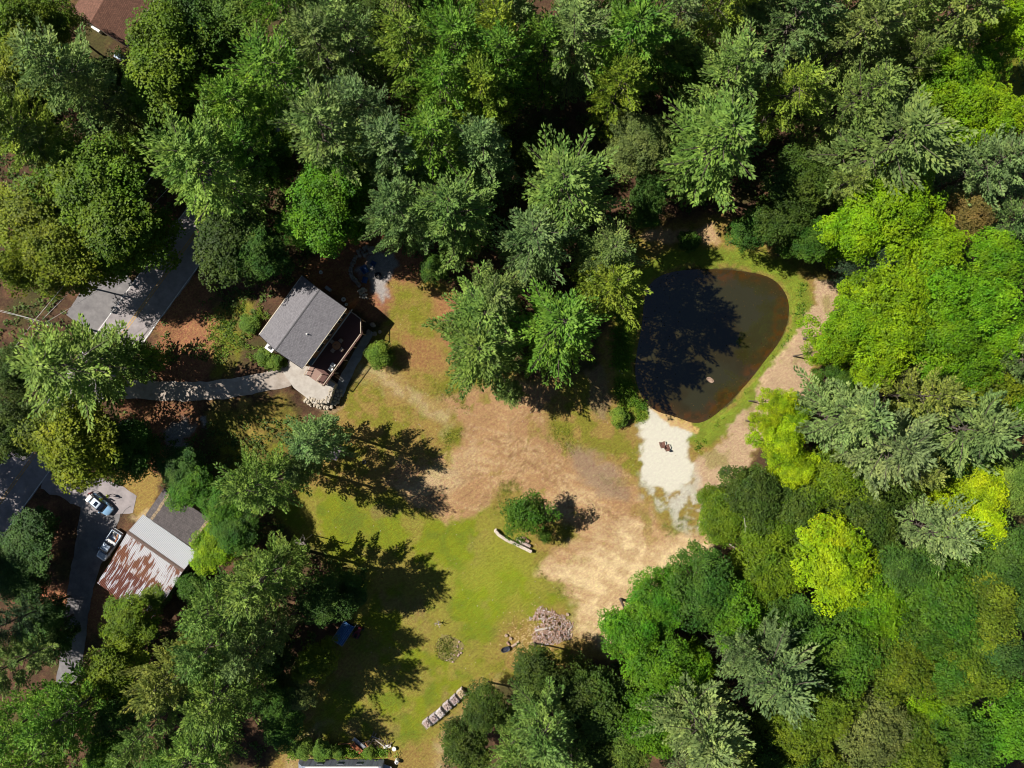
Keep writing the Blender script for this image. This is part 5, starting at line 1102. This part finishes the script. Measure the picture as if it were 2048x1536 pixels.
# heap of split firewood
rg = random.Random(12); b = MB(); hx, hy = W(1103, 1248); HP = [(1058,1240),(1080,1214),(1098,1220),(1130,1235),(1145,1250),(1140,1275),(1100,1290),(1062,1290),(1068,1262),(1082,1240)]
n = 0
while n < 640:
    u = rg.uniform(1055, 1150); v = rg.uniform(1212, 1292)
    d_ = float(poly_sd(np.array([u]), np.array([v]), HP)[0])
    if d_ > rg.uniform(-4, 3): continue
    x, y = W(u, v); z = min(.9, max(0, -d_)*.045)*rg.uniform(.1, 1)+.06; a = rg.uniform(0, 3.14); L = rg.uniform(.14, .30); t_ = rg.uniform(-.12, .2)
    b.tube([(x-hx-L*math.cos(a), y-hy-L*math.sin(a), max(.05, z-t_)), (x-hx+L*math.cos(a), y-hy+L*math.sin(a), z+t_*.6)], rg.uniform(.06, .11), rg.choice((3, 4, 6))); n += 1
hb = b; mats = [M_red, M_cut, mat('ashy_split_wood', (.54, .46, .44), (.32, .25, .23), 6, .9)]
o = hb.build('firewood_heap', mats, loc=(hx, hy, H1(hx, hy)))
rg2 = random.Random(2); cur = 0
for i, p in enumerate(o.data.polygons):
    if i % 6 == 0: cur = rg2.choice((0, 0, 1, 2))
    p.material_index = cur
tag(o, 'sprawling heap of split firewood at the tip of the dirt lane', 'firewood heap')
b = MB(); rg = random.Random(14)
for i in range(330):
    u = rg.gauss(1062, 24); v = rg.gauss(1272, 22)
    x, y = W(u, v); a = rg.uniform(0, 3.1); L = rg.uniform(.05, .16); b.box((x-hx, y-hy, .03+H1(x, y)), (L*2, .07, .035), rz=a)
tag(b.build('wood_chips', mat('fresh_wood_chips', (.60, .47, .24), (.4, .27, .13), 5, .9), loc=(hx, hy, 0)), kind='stuff')
def log(label, u0, v0, u1, v1, r, m, z=.0, group=None):
    a = Vector(at(u0, v0)); c = Vector(at(u1, v1)); d_ = c-a; b = MB(); n = 6
    b.tube([tuple(d_*(k/n-.5)+Vector((0, 0, r*.8+z+.04*math.sin(k*2)))) for k in range(n+1)], [r*(1-.25*k/n) for k in range(n+1)], 9)
    return tag(b.build('log', m, loc=tuple((a+c)/2)), label, 'log', group)
log('long pale log lying across the firewood heap', 1070, 1259, 1110, 1250, .17, M_pale, .35); log('short white log at the upper edge of the firewood heap', 1076, 1236, 1087, 1236, .14, M_pale, .15)
log('pale log standing out on the road side tip of the firewood heap', 1135, 1262, 1144, 1252, .13, M_pale, .1); log('stubby pale log at the shaded foot of the heap', 1137, 1262, 1138, 1268, .14, M_pale, .1)
log('broken white trunk lying between the driveway and golden tree', 219, 862, 262, 839, .30, M_pale, .3)
log('rust-brown log end beside the wheelbarrow', 1024, 1292, 1038, 1283, .22, M_cut); log('thick log round touching the wheelbarrow tub', 1014, 1283, 1019, 1289, .22, M_red)
for u, v, lb in ((1012.5, 1270, 'pale greenish log round standing apart above the wheelbarrow'), (1021, 1276, 'pinkish log round between pale round and wheelbarrow'), (1135, 1228, 'yellow log round alone beyond the heap')):
    b = MB(); b.lathe([(.24, 0), (.24, .35), (.2, .36)], n=12); tag(b.build('log_round', M_cut, loc=at(u, v)), lb, 'log round')
# wheelbarrow
t = thing('wheelbarrow', 'black wheelbarrow standing on the grass beside log rounds', 'wheelbarrow', at(1011, 1296), R(22))
b = MB(); n = 16; vs = []
for rr, z in ((.55, .62), (.50, .60), (.36, .30)):
    for k in range(n): a = 2*math.pi*k/n; vs.append((rr*1.35*math.cos(a)*abs(math.cos(a))**-.2 if abs(math.cos(a)) > .05 else 0, rr*.8*math.sin(a), z))
b.add(vs, [(i*n+k, i*n+(k+1) % n, (i+1)*n+(k+1) % n, (i+1)*n+k) for i in range(2) for k in range(n)]+[tuple(2*n+k for k in range(n))]); b.build('tub', mat('black_tub', (.03, .035, .055), rough=.3, spec=.6), t, fix=False)
for y in (-.25, .25): b = MB(); b.tube([(-1.1, y*1.1, .62), (-.2, y, .32), (.75, y*.4, .2)], .025, 6); b.build('handle', M_board, t); b = MB(); b.tube([(-.35, y, .35), (-.4, y*1.1, 0)], .02, 6); b.build('leg', M_dark, t)
b = MB(); b.tube([(.75, -.05, .2), (.75, .05, .2)], .2, 16); b.build('wheel', M_dark, t)
# beach chairs, pond rock
M_adir = mat('brown_chair_wood', (.20, .095, .065), (.11, .05, .04), 6, .7, stretch=(1, 6, 1))
def adirondack(label, u, v, rz):
    x, y = W(u, v, .5); t = thing('beach_chair', label, 'chair', (x, y, H1(x, y)), rz, 'slatted chairs on the sandy beach')
    b = MB(); T = Matrix.Rotation(R(-14), 4, 'X')
    for k in range(5): b.box((-.24+.12*k, 0, .32), (.105, .58, .025), M=Matrix.Rotation(R(14), 4, 'X'))
    b.build('seat', M_adir, t)
    b = MB()
    for k in range(5): b.box((-.24+.12*k, .45, .62), (.105, .025, .85-.06*abs(k-2)), M=Matrix.Rotation(R(-24), 4, 'X'))
    b.build('backrest', M_adir, t)
    for sx in (-.36, .36):
        b = MB(); b.box((sx, -.02, .56), (.14, .74, .03)); b.build('armrest', M_adir, t)
        b = MB(); b.box((sx, -.3, .27), (.05, .09, .54)); b.build('leg', M_adir, t); b = MB(); b.box((sx, .25, .2), (.04, .8, .1), M=Matrix.Rotation(R(18), 4, 'X')); b.build('leg', M_adir, t)
adirondack('brown slatted beach chair, smaller looking, on the forest side of the pair', 1324.5, 888, R(190)); adirondack('brown slatted beach chair with larger dark shadow, on the path side of the pair', 1333.5, 894, R(195))
b = MB(); b.rock((0, 0, 0), .62, 77, .45); b.v = [(p[0]*1.5, p[1]*.75, p[2]) for p in b.v]; o = b.build('pond_rock', mat('wet_pink_rock', (.46, .33, .24), (.25, .16, .11), 2, .7), loc=(*W(1422, 760), -.34), rz=R(-32)); tag(o, 'pinkish rock breaking the water of the pond', 'rock')
# bank weeds, garden bed
def weeds(name, polys, n, col, hh, seed, r=(.12, .3)):
    rng = np.random.default_rng(seed); Ps = []
    for P_, k in polys:
        us = [p[0] for p in P_]; vs = [p[1] for p in P_]; u = rng.uniform(min(us), max(us), k*3); v = rng.uniform(min(vs), max(vs), k*3); ok = poly_sd(u, v, P_) < rng.uniform(-16, 2, len(u)); ok &= fbm((u-CX)/S, (v-CY)/S, 1.6, 91, 3) > .42
        x = (u[ok][:k]-CX)/S; y = -(v[ok][:k]-CY)/S; m = 7; X_ = np.repeat(x, m)+rng.normal(0, .14, len(x)*m); Y_ = np.repeat(y, m)+rng.normal(0, .14, len(x)*m); Ps.append(np.stack([X_, Y_, hgt(X_, Y_)+rng.uniform(.02, .4, len(X_))*hh], 1))
    P = np.concatenate(Ps); k = len(P); D = rng.normal(0, 1, (k, 3))*np.array([1, 1, .3])+np.array([0, 0, .5]); N = rng.normal(0, .4, (k, 3))+np.array([0, 0, 1.])
    v, f, t = kites(P, D, N, rng.uniform(r[0]*1.2, r[1]*1.3, k), rng.uniform(r[0]*.4, r[1]*.5, k), rng.uniform(0, 1, k), rng)
    o = link(np_mesh(name, v, f, m_leaf, tint=t), name); o.color = (*col, 1); return tag(o, kind='stuff')
weeds('bank_weeds', [([(1596,560),(1625,565),(1622,610),(1590,655),(1560,700),(1525,745),(1480,800),(1440,850),(1400,905),(1380,905),(1400,860),(1440,835),(1500,770),(1560,695),(1588,620)], 1500), ([(1225,590),(1280,590),(1272,660),(1262,750),(1300,810),(1290,850),(1225,830),(1215,720)], 1300)], 0, (.095, .185, .012), 1.1, 21)
weeds('field_weeds', [([(880,860),(930,850),(925,880),(890,905)], 160), ([(860,770),(970,740),(990,780),(930,830),(870,800)], 420), ([(990,960),(1050,955),(1045,985),(985,1030)], 220), ([(1310,1015),(1390,1015),(1395,1055),(1330,1080)], 220), ([(1090,830),(1150,850),(1150,920),(1090,890)], 180), ([(1060,1110),(1110,1140),(1160,1200),(1120,1210),(1070,1150)], 240)], 0, (.13, .165, .014), .3, 22, (.06, .15))
weeds('bramble_leaves', [([(575,1490),(600,1480),(700,1492),(790,1498),(800,1512),(590,1514),(578,1525)], 900)], 0, (.13, .23, .016), 1.6, 23, (.2, .4))
weeds('house_weeds', [([(495,660),(530,610),(545,640),(510,680)], 200), ([(500,690),(560,700),(600,735),(540,740),(505,715)], 380), ([(420,630),(500,600),(505,690),(440,740),(415,700)], 300)], 0, (.12, .20, .018), .8, 24, (.15, .32))
g_ = thing('garden_bed', 'round overgrown garden bed edged with pinkish stones in the lawn', 'garden bed', at(898, 1297))
b = MB(); b.lathe([(2.3, -.12), (2.1, .03), (1.2, .12), (.05, .16)], n=28); b.v = [(x*(1+.13*math.sin(3*math.atan2(y, x)+1)+.07*math.sin(7*math.atan2(y, x))), y*(1+.1*math.sin(4*math.atan2(y, x))), z) for x, y, z in b.v]; b.build('soil', mat('bed_soil', (.24, .19, .06), (.15, .13, .04), 2.5, .95), g_)
b = MB(); rg = random.Random(3)
for k in range(18): a = rg.uniform(-1.9, .8); r_ = rg.uniform(.8, 2.2); b.rock((r_*math.cos(a), r_*math.sin(a), .15), rg.uniform(.08, .2), k, .6)
b.build('stone_edging', mat('pink_stone', (.50, .36, .30), (.3, .2, .17), 3, .9), g_, fix=False)
rng = np.random.default_rng(6); k = 1100; ph = rng.uniform(0, 6.28, k); rr = rng.uniform(0, 1, k)**.7*2.1; P = np.stack([rr*np.cos(ph)-.35, rr*np.sin(ph)+.1, .15+rng.uniform(0, .4, k)], 1)
P = P[(P[:, 0] < .6) | (rng.random(k) < .35)]; k = len(P); v, f, t_ = kites(P, rng.normal(0, 1, (k, 3)), rng.normal(0, .4, (k, 3))+np.array([0, 0, 1.]), rng.uniform(.15, .32, k), rng.uniform(.06, .13, k), rng.uniform(0, 1, k), rng)
o = link(np_mesh('plant_foliage', v, f, m_leaf, tint=t_), 'plant_foliage', g_); o.color = (.12, .15, .018, 1)
rng = np.random.default_rng(66); uu = rng.uniform(1275, 1585, 2600); vv_ = rng.uniform(538, 850, 2600); dd = poly_sd(uu, vv_, POND_PX); ok = (dd < -3) & (rng.random(2600) < np.exp(dd/30)*.8+.04); x = (uu[ok]-CX)/S; y = -(vv_[ok]-CY)/S; k = len(x)
v, f, t_ = kites(np.stack([x, y, np.full(k, -.392)], 1), rng.normal(0, 1, (k, 3))*np.array([1, 1, 0]), np.tile([0, 0, 1.], (k, 1)), rng.uniform(.08, .3, k), rng.uniform(.05, .2, k), rng.uniform(0, 1, k), rng)
o = link(np_mesh('floating_leaves', v, f, m_leaf, tint=t_), 'floating_leaves'); o.color = (.045, .032, .010, 1); tag(o, kind='stuff')
# loose pale stones and chips scattered over the yard
b = MB(); rg = random.Random(31); k = 0
while k < 420:
    u = rg.uniform(640, 1420); v = rg.uniform(560, 1400)
    if float(poly_sd(np.array([u]), np.array([v]), CLEAR)[0]) > -6 or float(poly_sd(np.array([u]), np.array([v]), POND_PX)[0]) < 12: continue
    if abs(house_uv(*W(u, v))[0]) < 12 and abs(house_uv(*W(u, v))[1]) < 11: continue
    x, y = W(u, v); b.box((x, y, H1(x, y)+.02), (rg.uniform(.05, .16), rg.uniform(.05, .12), .05), rz=rg.uniform(0, 3), taper=.6); k += 1
tag(b.build('scattered_pebbles', M_stoneb), kind='stuff')
# dead snags
def snag(label, u, v, h_, seed, m=M_dead, r=.12, n=9, sp=1.6):
    rg = random.Random(seed); t = thing('dead_tree', label, 'dead tree', (*W(u, v, h_*.8), 0), 0, 'dead trees and snags'); t.location.z = H1(t.location.x, t.location.y)
    b = MB(); b.tube([(0, 0, -.2), (.1, .05, h_*.5), (.0, .1, h_)], [r, r*.7, r*.2], 7); b.build('trunk', m, t)
    b = MB()
    for k in range(n):
        z = h_*rg.uniform(.45, .98); a = rg.uniform(0, 6.28); L = sp*rg.uniform(.5, 1.2); x, y = math.cos(a), math.sin(a)
        b.tube([(0, 0, z), (x*L*.5, y*L*.5, z+L*.3), (x*L, y*L, z+L*.35)], [.05, .035, .012], 5); b.tube([(x*L*.5, y*L*.5, z+L*.3), (x*L*.7-y*L*.3, y*L*.7+x*L*.3, z+L*.5)], [.03, .01], 4)
    b.build('branch', m, t)
snag('reddish dead branches near the top edge beside the blue-grey pine', 775, 32, 15, 1, mat('reddish_dead', (.35, .19, .13)), .15, 12, 2.2)
snag('white twiggy snag in the side of the grey pine', 1658, 105, 20, 2, n=8, sp=1.5); snag('bare grey branches arching at the edge below the shaded lawn', 2034, 212, 9, 3, n=12, sp=2.2)
snag('dead white limbs among the pale pines', 1868, 822, 20, 4, n=10, sp=2.4); snag('bare twigs poking from the ragged oaks', 1480, 1030, 12, 5, n=9, sp=1.8); snag('forked dead twigs in the open ragged oak', 1505, 1122, 13, 6, n=8, sp=1.8)
snag('leafless snag beside the chartreuse maple group', 1800, 1290, 16, 7, n=9, sp=2.0); snag('grey dead top above the orange litter gap', 1440, 1310, 11, 8, n=9, sp=2); snag('whitish snag at the lawn edge above the lower pine clump', 602, 1086, 7, 9, n=12, sp=1.0); snag('small dead twigs in the shaded lawn', 876, 1248, 1.2, 10, n=7, sp=.7)

# ------------------------------------------------------------------ vehicles
def paint(name, c, rough=.28): return mat(name, c, tuple(x*.93 for x in c), 1.5, rough, metal=.25, spec=.6, coat=.6)
M_cglass = mat('car_glass', (.012, .018, .035), (.01, .014, .028), 1, .05, spec=.9); M_rub = mat('car_rubber', (.02, .02, .02), rough=.8)
def loft(secs, nside=5):                # secs: (x, halfwidth, z0, z1, top_halfwidth)
    b = MB(); vs = []; m = 0
    for x, hw, z0, z1, tw in secs:
        ring = [(-hw*.96, z0), (-hw, z0+(z1-z0)*.35), (-hw*.985, z0+(z1-z0)*.7), (-tw, z1-(z1-z0)*.04), (-tw*.75, z1), (0, z1+.015), (tw*.75, z1), (tw, z1-(z1-z0)*.04), (hw*.985, z0+(z1-z0)*.7), (hw, z0+(z1-z0)*.35), (hw*.96, z0)]
        m = len(ring); vs += [(x, y, z) for y, z in ring]
    fs = [(i*m+k, i*m+(k+1) % m, (i+1)*m+(k+1) % m, (i+1)*m+k) for i in range(len(secs)-1) for k in range(m)]
    fs += [tuple(range(m-1, -1, -1)), tuple((len(secs)-1)*m+k for k in range(m))]
    return b.add(vs, fs)
def wheels(t, xs, y, r=.33):
    for x in xs:
        for s in (-1, 1):
            b = MB(); b.tube([(x, s*y-.11, r), (x, s*y+.11, r)], r, 20); w_ = b.build('wheel', M_rub, t)
            b = MB(); b.tube([(x, s*(y+.1), r), (x, s*(y+.125), r)], r*.62, 14); b.build('rim', M_gal, w_)
# light blue hatchback, nose down-right, tailgate open
px1 = W(178, 990, .8); px2 = W(223, 1028, .8); ang = math.atan2(px2[1]-px1[1], px2[0]-px1[0]); cxm = ((px1[0]+px2[0])/2, (px1[1]+px2[1])/2)
M_lb = paint('light_blue_paint', (.30, .52, .76)); M_lbr = paint('pale_blue_roof_paint', (.62, .70, .80))
car = thing('parked_car', 'light blue hatchback with its white-lined tailgate open beside the people', 'car', (cxm[0], cxm[1], H1(*cxm)+.04), ang)
loft([(-2.02, .72, .42, .78, .66), (-1.9, .80, .32, .92, .74), (-1.2, .86, .25, .95, .80), (0, .87, .24, .95, .82), (.85, .87, .24, .94, .80), (1.3, .86, .26, .90, .76), (1.75, .82, .30, .80, .70), (2.0, .70, .36, .66, .58), (2.12, .52, .42, .58, .42)]).build('body', M_lb, car, smooth=True)
loft([(-1.55, .74, .93, 1.0, .68), (-1.3, .74, .9, 1.36, .56), (-1.0, .76, .9, 1.45, .58), (.1, .77, .9, 1.44, .58), (.45, .77, .9, 1.34, .56), (1.1, .72, .86, .95, .66)]).build('windows', M_cglass, car, smooth=True)
loft([(-1.28, .56, 1.36, 1.41, .54), (-1.0, .59, 1.41, 1.475, .56), (.1, .59, 1.41, 1.47, .56), (.25, .57, 1.38, 1.44, .54)]).build('roof', M_lbr, car, smooth=True)
b = MB(); b.box((-.35, 0, 1.485), (.55, .72, .02)); b.build('sunroof', M_cglass, car)
b = MB(); b.box((-1.72, 0, 1.62), (.62, 1.15, .05), M=Matrix.Rotation(R(-12), 4, 'Y')); tg = b.build('tailgate', M_white, car, bevel=.02); b = MB(); b.box((-1.52, 0, 1.62), (.3, .95, .02), M=Matrix.Rotation(R(-12), 4, 'Y')); b.build('rear_window', M_cglass, tg)
b = MB(); b.box((-1.75, 0, .7), (.5, 1.2, .5)); b.build('cargo_floor', M_dark, car)
for s in (-1, 1):
    b = MB(); b.box((.72, s*.98, .98), (.14, .2, .13)); b.build('side_mirror', M_lb, car, bevel=.03); b = MB(); b.box((1.86, s*.6, .66), (.22, .26, .12), rz=-s*.5); b.build('headlight', mat('headlamp_glass', (.6, .65, .7), rough=.1), car, bevel=.03)
    b = MB(); b.box((-1.98, s*.62, .74), (.06, .2, .26)); b.build('tail_light', M_dred, car)
b = MB(); b.box((2.05, 0, .42), (.12, 1.1, .16)); b.build('bumper', M_dark, car, bevel=.04)
wheels(car, (-1.25, 1.3), .76)
# silver blue pickup, nose down-left
q1 = W(234, 1066, .9); q2 = W(201, 1116, .9); ang = math.atan2(q2[1]-q1[1], q2[0]-q1[0]); cm_ = ((q1[0]+q2[0])/2, (q1[1]+q2[1])/2)
M_sv = paint('silver_blue_paint', (.52, .60, .70))
pk = thing('pickup_truck', 'silver blue pickup with junk wood in its open bed, parked against the shed', 'pickup truck', (cm_[0], cm_[1], H1(*cm_)+.04), ang)
loft([(.1, .90, .32, 1.05, .84), (1.15, .91, .32, 1.05, .84), (1.3, .91, .34, 1.04, .82), (2.0, .89, .36, 1.0, .78), (2.45, .82, .42, .90, .72), (2.6, .66, .46, .72, .6)]).build('body', M_sv, pk, smooth=True)
loft([(-.55, .78, 1.0, 1.1, .74), (-.45, .78, 1.0, 1.6, .62), (.55, .8, 1.0, 1.62, .64), (.75, .8, 1.0, 1.56, .62), (1.42, .74, .98, 1.07, .70)]).build('windows', M_cglass, pk, smooth=True)
loft([(-.42, .62, 1.6, 1.66, .6), (0, .65, 1.62, 1.69, .63), (.55, .64, 1.62, 1.68, .62), (.68, .6, 1.58, 1.63, .58)]).build('roof', M_sv, pk, smooth=True)
b = MB(); b.box((-.2, -.87, .72), (.7, .06, .75)); b.box((-.2, .87, .72), (.7, .06, .75)); b.build('door', M_sv, pk)
b = MB(); b.box((-1.5, -.86, .78), (1.95, .1, .62)); b.box((-1.5, .86, .78), (1.95, .1, .62)); b.box((-2.5, 0, .78), (.08, 1.8, .62)); b.box((-.56, 0, .8), (.06, 1.7, .6)); b.box((-1.5, 0, .5), (1.95, 1.7, .06)); b.build('truck_bed', M_sv, pk)
b = MB(); b.box((-2.66, 0, .55), (.14, 1.6, .16)); b.build('bumper', M_gal, pk, bevel=.03)
b = MB(); b.box((-.82, 0, 1.02), (.42, 1.62, .3)); tlb = b.build('toolbox', M_white, pk, bevel=.03); b = MB(); b.box((-.6, 0, 1.18), (.03, .2, .03)); b.build('latch', M_dark, tlb)
for s in (-1, 1):
    b = MB(); b.box((1.05, s*1.02, 1.1), (.12, .22, .16)); b.build('side_mirror', M_sv, pk, bevel=.03); b = MB(); b.box((2.42, s*.62, .74), (.12, .3, .16)); b.build('headlight', mat('headlamp', (.6, .62, .65), rough=.1), pk, bevel=.02)
    b = MB(); b.box((-2.55, s*.82, .8), (.04, .12, .35)); b.build('tail_light', M_dred, pk)
wheels(pk, (-1.6, 1.65), .80, .36)
rg = random.Random(5); cs, sn = math.cos(ang), math.sin(ang)
def in_bed(x, y, z): return (cm_[0]+x*cs-y*sn, cm_[1]+x*sn+y*cs, pk.location.z+z)
for i, (x, y, a, L, m, lb) in enumerate(((-1.7, .3, 20, 1.0, M_teak, 'orange-brown plank in the pickup bed beside the toolbox'), (-1.6, .1, 70, .8, M_board, 'dark plank lying crosswise in the pickup bed'), (-2.0, -.3, -15, .7, M_dark, 'black length of wood at the tail of the pickup bed'), (-1.4, .5, 5, .7, M_rust, 'rusty short plank against the bed side of the pickup'))):
    b = MB(); b.box((0, 0, 0), (L, .2, .08)); tag(b.build('plank', m, loc=in_bed(x, y, .60+.09*i), rz=ang+R(a)), lb, 'plank', 'wood in the pickup bed')
b = MB(); b.lathe([(.12, 0), (.14, .25), (.05, .3)], n=12); tag(b.build('paint_can', M_white, loc=in_bed(-2.1, -.55, .54)), 'small white can in the tail corner of the pickup bed', 'can')
# ------------------------------------------------------------------ people
M_skin = mat('skin', (.45, .27, .19), (.42, .25, .17), 5, .6); M_hair = mat('dark_hair', (.03, .02, .015), rough=.7)
def person(label, feet, face, top_c, leg_c, pose, cap=None):
    V = {}; E = []; Rd = {}
    def v(n, p, r): V[n] = p; Rd[n] = r
    lean = pose.get('lean', 0); cy_, sy_ = math.cos(lean), math.sin(lean)
    def up(x, y, z, z0=.95): return (x+(z-z0)*sy_, y, z0+(z-z0)*cy_)     # bend forward at the hips, +x is ahead
    v('pelvis', (0, 0, .95), .135); v('waist', up(0, 0, 1.10), .125); v('chest', up(.01, 0, 1.32), .15); v('neck0', up(0, 0, 1.47), .07); v('neck', up(.01, 0, 1.53), .055); v('head0', up(.03, 0, 1.62), .085); v('head', up(.025, 0, 1.72), .09); v('nose', up(.115, 0, 1.66), .016)
    E += [('pelvis', 'waist'), ('waist', 'chest'), ('chest', 'neck0'), ('neck0', 'neck'), ('neck', 'head0'), ('head0', 'head'), ('head0', 'nose')]
    for s, S_ in ((1, 'L'), (-1, 'R')):
        st = pose.get('stride', .12)*s
        v('hip'+S_, (0, s*.10, .88), .105); v('knee'+S_, (st*.6+.03, s*.11, .48), .065); v('ank'+S_, (st, s*.12, .09), .045); v('toe'+S_, (st+.17, s*.13, .04), .035)
        E += [('pelvis', 'hip'+S_), ('hip'+S_, 'knee'+S_), ('knee'+S_, 'ank'+S_), ('ank'+S_, 'toe'+S_)]
        sh = up(0, s*.20, 1.42); reach = pose.get('reach'+S_, (.12, .05, -.55))
        el = (sh[0]+reach[0]*.35, sh[1]+s*.07+reach[1]*.4*s, sh[2]+reach[2]*.52); hd = (sh[0]+reach[0], sh[1]+reach[1]*s, sh[2]+reach[2])
        v('sh'+S_, sh, .065); v('el'+S_, el, .045); v('wr'+S_, hd, .030); d_ = (Vector(hd)-Vector(el)).normalized(); pa = Vector(hd)+d_*.07; v('palm'+S_, tuple(pa), .034)
        E += [('chest', 'sh'+S_), ('sh'+S_, 'el'+S_), ('el'+S_, 'wr'+S_), ('wr'+S_, 'palm'+S_)]
        sd = d_.cross(Vector((0, 0, 1)));
        if sd.length < .1: sd = Vector((0, 1, 0))
        sd.normalize()
        for k, (o_, L) in enumerate(((-.03, .06), (-.01, .075), (.01, .07), (.03, .055))):
            f1 = pa+d_*.05+sd*o_; f2 = f1+d_*L*.6+Vector((0, 0, -.02)); v('f%d'%k+S_, tuple(f1), .010); v('g%d'%k+S_, tuple(f2), .008); E += [('palm'+S_, 'f%d'%k+S_), ('f%d'%k+S_, 'g%d'%k+S_)]
        th = Vector(hd)+d_*.02-sd*.05; v('th'+S_, tuple(th), .011); E.append(('palm'+S_, 'th'+S_))
    names = list(V); me = bpy.data.meshes.new('person'); me.from_pydata([V[n] for n in names], [(names.index(a), names.index(b_)) for a, b_ in E], [])
    o = bpy.data.objects.new('person', me); COL.objects.link(o)
    sk = o.modifiers.new('s', 'SKIN'); me.skin_vertices or bpy.context.view_layer.update()
    if not me.skin_vertices: me.attributes
    for i, n in enumerate(names): me.skin_vertices[0].data[i].radius = (Rd[n], Rd[n])
    me.skin_vertices[0].data[0].use_root = True
    ss = o.modifiers.new('d', 'SUBSURF'); ss.levels = 1; ss.render_levels = 1
    dg = bpy.context.evaluated_depsgraph_get(); m2 = bpy.data.meshes.new_from_object(o.evaluated_get(dg)); o.modifiers.clear(); o.data = m2; m2.shade_smooth()
    ax = [M_skin, mat('shirt_'+str(top_c), top_c, rough=.8), mat('trousers_'+str(leg_c), leg_c, rough=.85), M_dark]
    m2.materials.clear()
    for x in ax: m2.materials.append(x)
    neck = Vector(V['neck']); upv = Vector(up(0, 0, 2.0))-Vector(up(0, 0, 1.0))
    for p in m2.polygons:
        c = p.center; near = min(names, key=lambda n: (Vector(V[n])-c).length)
        if near[:4] in ('neck', 'head', 'nose') and near != 'neck0' or near[:4] in ('palm',) or near[:2] in ('wr', 'th') or (near[0] in 'fg' and near[1].isdigit()): p.material_index = 0
        elif near[:3] in ('hip', 'pel', 'kne'): p.material_index = 2
        elif near[:3] in ('ank', 'toe'): p.material_index = 3
        else: p.material_index = 1
    h = MB(); hc = Vector(V['head']); n_ = 12
    prof = [(.098, -.05), (.106, .0), (.098, .05), (.07, .085), (.02, .105)]
    h.lathe(prof, tuple(hc+Vector((-.012, 0, .0))), 12); hair = h.build('hair' if cap is None else 'cap', M_hair if cap is None else cap, o, smooth=True)
    for s in (-1, 1): e = MB(); e.rock(tuple(Vector(up(.098, s*.032, 1.69))), .013, 3, 1); e.build('eye', M_dark, o)
    e = MB(); e.box(tuple(Vector(up(.10, 0, 1.605))), (.02, .05, .01)); e.build('mouth', M_dred, o)
    o.location = (feet[0], feet[1], feet[2]); o.rotation_euler = (0, 0, face); return tag(o, label, 'person', None)
LIME = (.42, .55, .05); 
def G(u, v): return at(u, v, 0, .045)
person('person in lime yellow top standing clear of the car, casting a long shadow', G(225, 989.5), R(200), LIME, (.05, .06, .08), {'reachL': (.25, .02, -.42), 'reachR': (.1, .05, -.55)})
person('person in lime yellow top beside the front door of the light blue car', G(213, 995.5), R(215), LIME, (.05, .055, .07), {'reachL': (.35, -.05, -.35), 'reachR': (.3, .0, -.4), 'lean': .15})
person('person in dark red top bending at the open tailgate of the light blue car', G(192, 983), R(225), (.24, .045, .05), (.03, .035, .06), {'lean': .45, 'reachL': (.45, -.05, -.25), 'reachR': (.42, -.05, -.28)})
# ------------------------------------------------------------------ utility pole and wires
PT = W(79, 645, 11.0); pole = thing('utility_pole', 'wooden utility pole with two crossarms and grey transformer above the great bright pine', 'utility pole', (PT[0], PT[1], 0), R(-15))
M_pw = mat('pole_wood', (.20, .16, .13), (.13, .10, .08), 4, .9)
b = MB(); b.tube([(0, 0, -.5), (0, 0, 11.2)], [.17, .11], 10); b.build('pole', M_pw, pole)
for z, o_ in ((10.7, .0), (10.0, .12)): b = MB(); b.box((-.75, o_, z), (3.1, .12, .13)); ca = b.build('crossarm', M_pw, pole); \
    [MB().lathe([(.05, 0), (.06, .08), (.03, .16)], (x, o_, z+.06), 8).build('insulator', M_white, ca) for x in (-2.2, -1.4, .6)]
b = MB(); b.lathe([(.24, 0), (.27, .1), (.27, .85), (.2, .98)], (.42, 0, 8.9), 14); tf = b.build('transformer', M_gal, pole); b = MB(); b.lathe([(.05, .95), (.04, 1.2)], (.42, 0, 8.9), 8); b.build('bushing', M_white, tf)
M_wire = mat('wire_aluminium', (.55, .52, .5), (.45, .42, .4), 3, .5, metal=.3)
def wire(label, pts, h0, h1, sag, r=.026):
    a = Vector((*W(*pts[0], h0), h0)); c = Vector((*W(*pts[1], h1), h1)); n = 24; b = MB(); mid = (a+c)/2
    b.tube([tuple(a.lerp(c, k/n)-Vector((0, 0, sag*4*(k/n)*(1-k/n)))-mid) for k in range(n+1)], r, 5, False)
    return tag(b.build('power_wire', M_wire, loc=tuple(mid)), label, 'wire', 'power wires along the road')
def through(p, q, k0, k1): return ((p[0]+(q[0]-p[0])*k0, p[1]+(q[1]-p[1])*k0), (p[0]+(q[0]-p[0])*k1, p[1]+(q[1]-p[1])*k1))
wire('brightest road wire crossing over the crossarms, outer one', through((85, 621), (41, 676), 0.35, 6), 10.9, 10.9, .6, .03)
wire('outer road wire running up from the crossarms past the road grove', through((66, 645), (129, 566), 0, 6), 10.9, 10.9, .5, .03)
wire('road wire passing the transformer toward the picture edge', through((80, 648), (66, 668), 0, 14), 10.3, 10.3, .5)
wire('road wire rising from the transformer over the asphalt apron', through((84, 640), (103, 620), 0, 16), 10.3, 10.3, .4)
wire('thin inner road wire over the asphalt apron', through((100, 640), (122, 626), -.3, 14), 8.6, 8.6, .4, .018)
wire('upper of the twin service wires leaving the pole to the picture edge', ((78, 641), (-120, 596)), 10.4, 8, .4); wire('lower of the twin service wires leaving the pole to the picture edge', ((62, 637), (-120, 589)), 10.4, 8, .5)
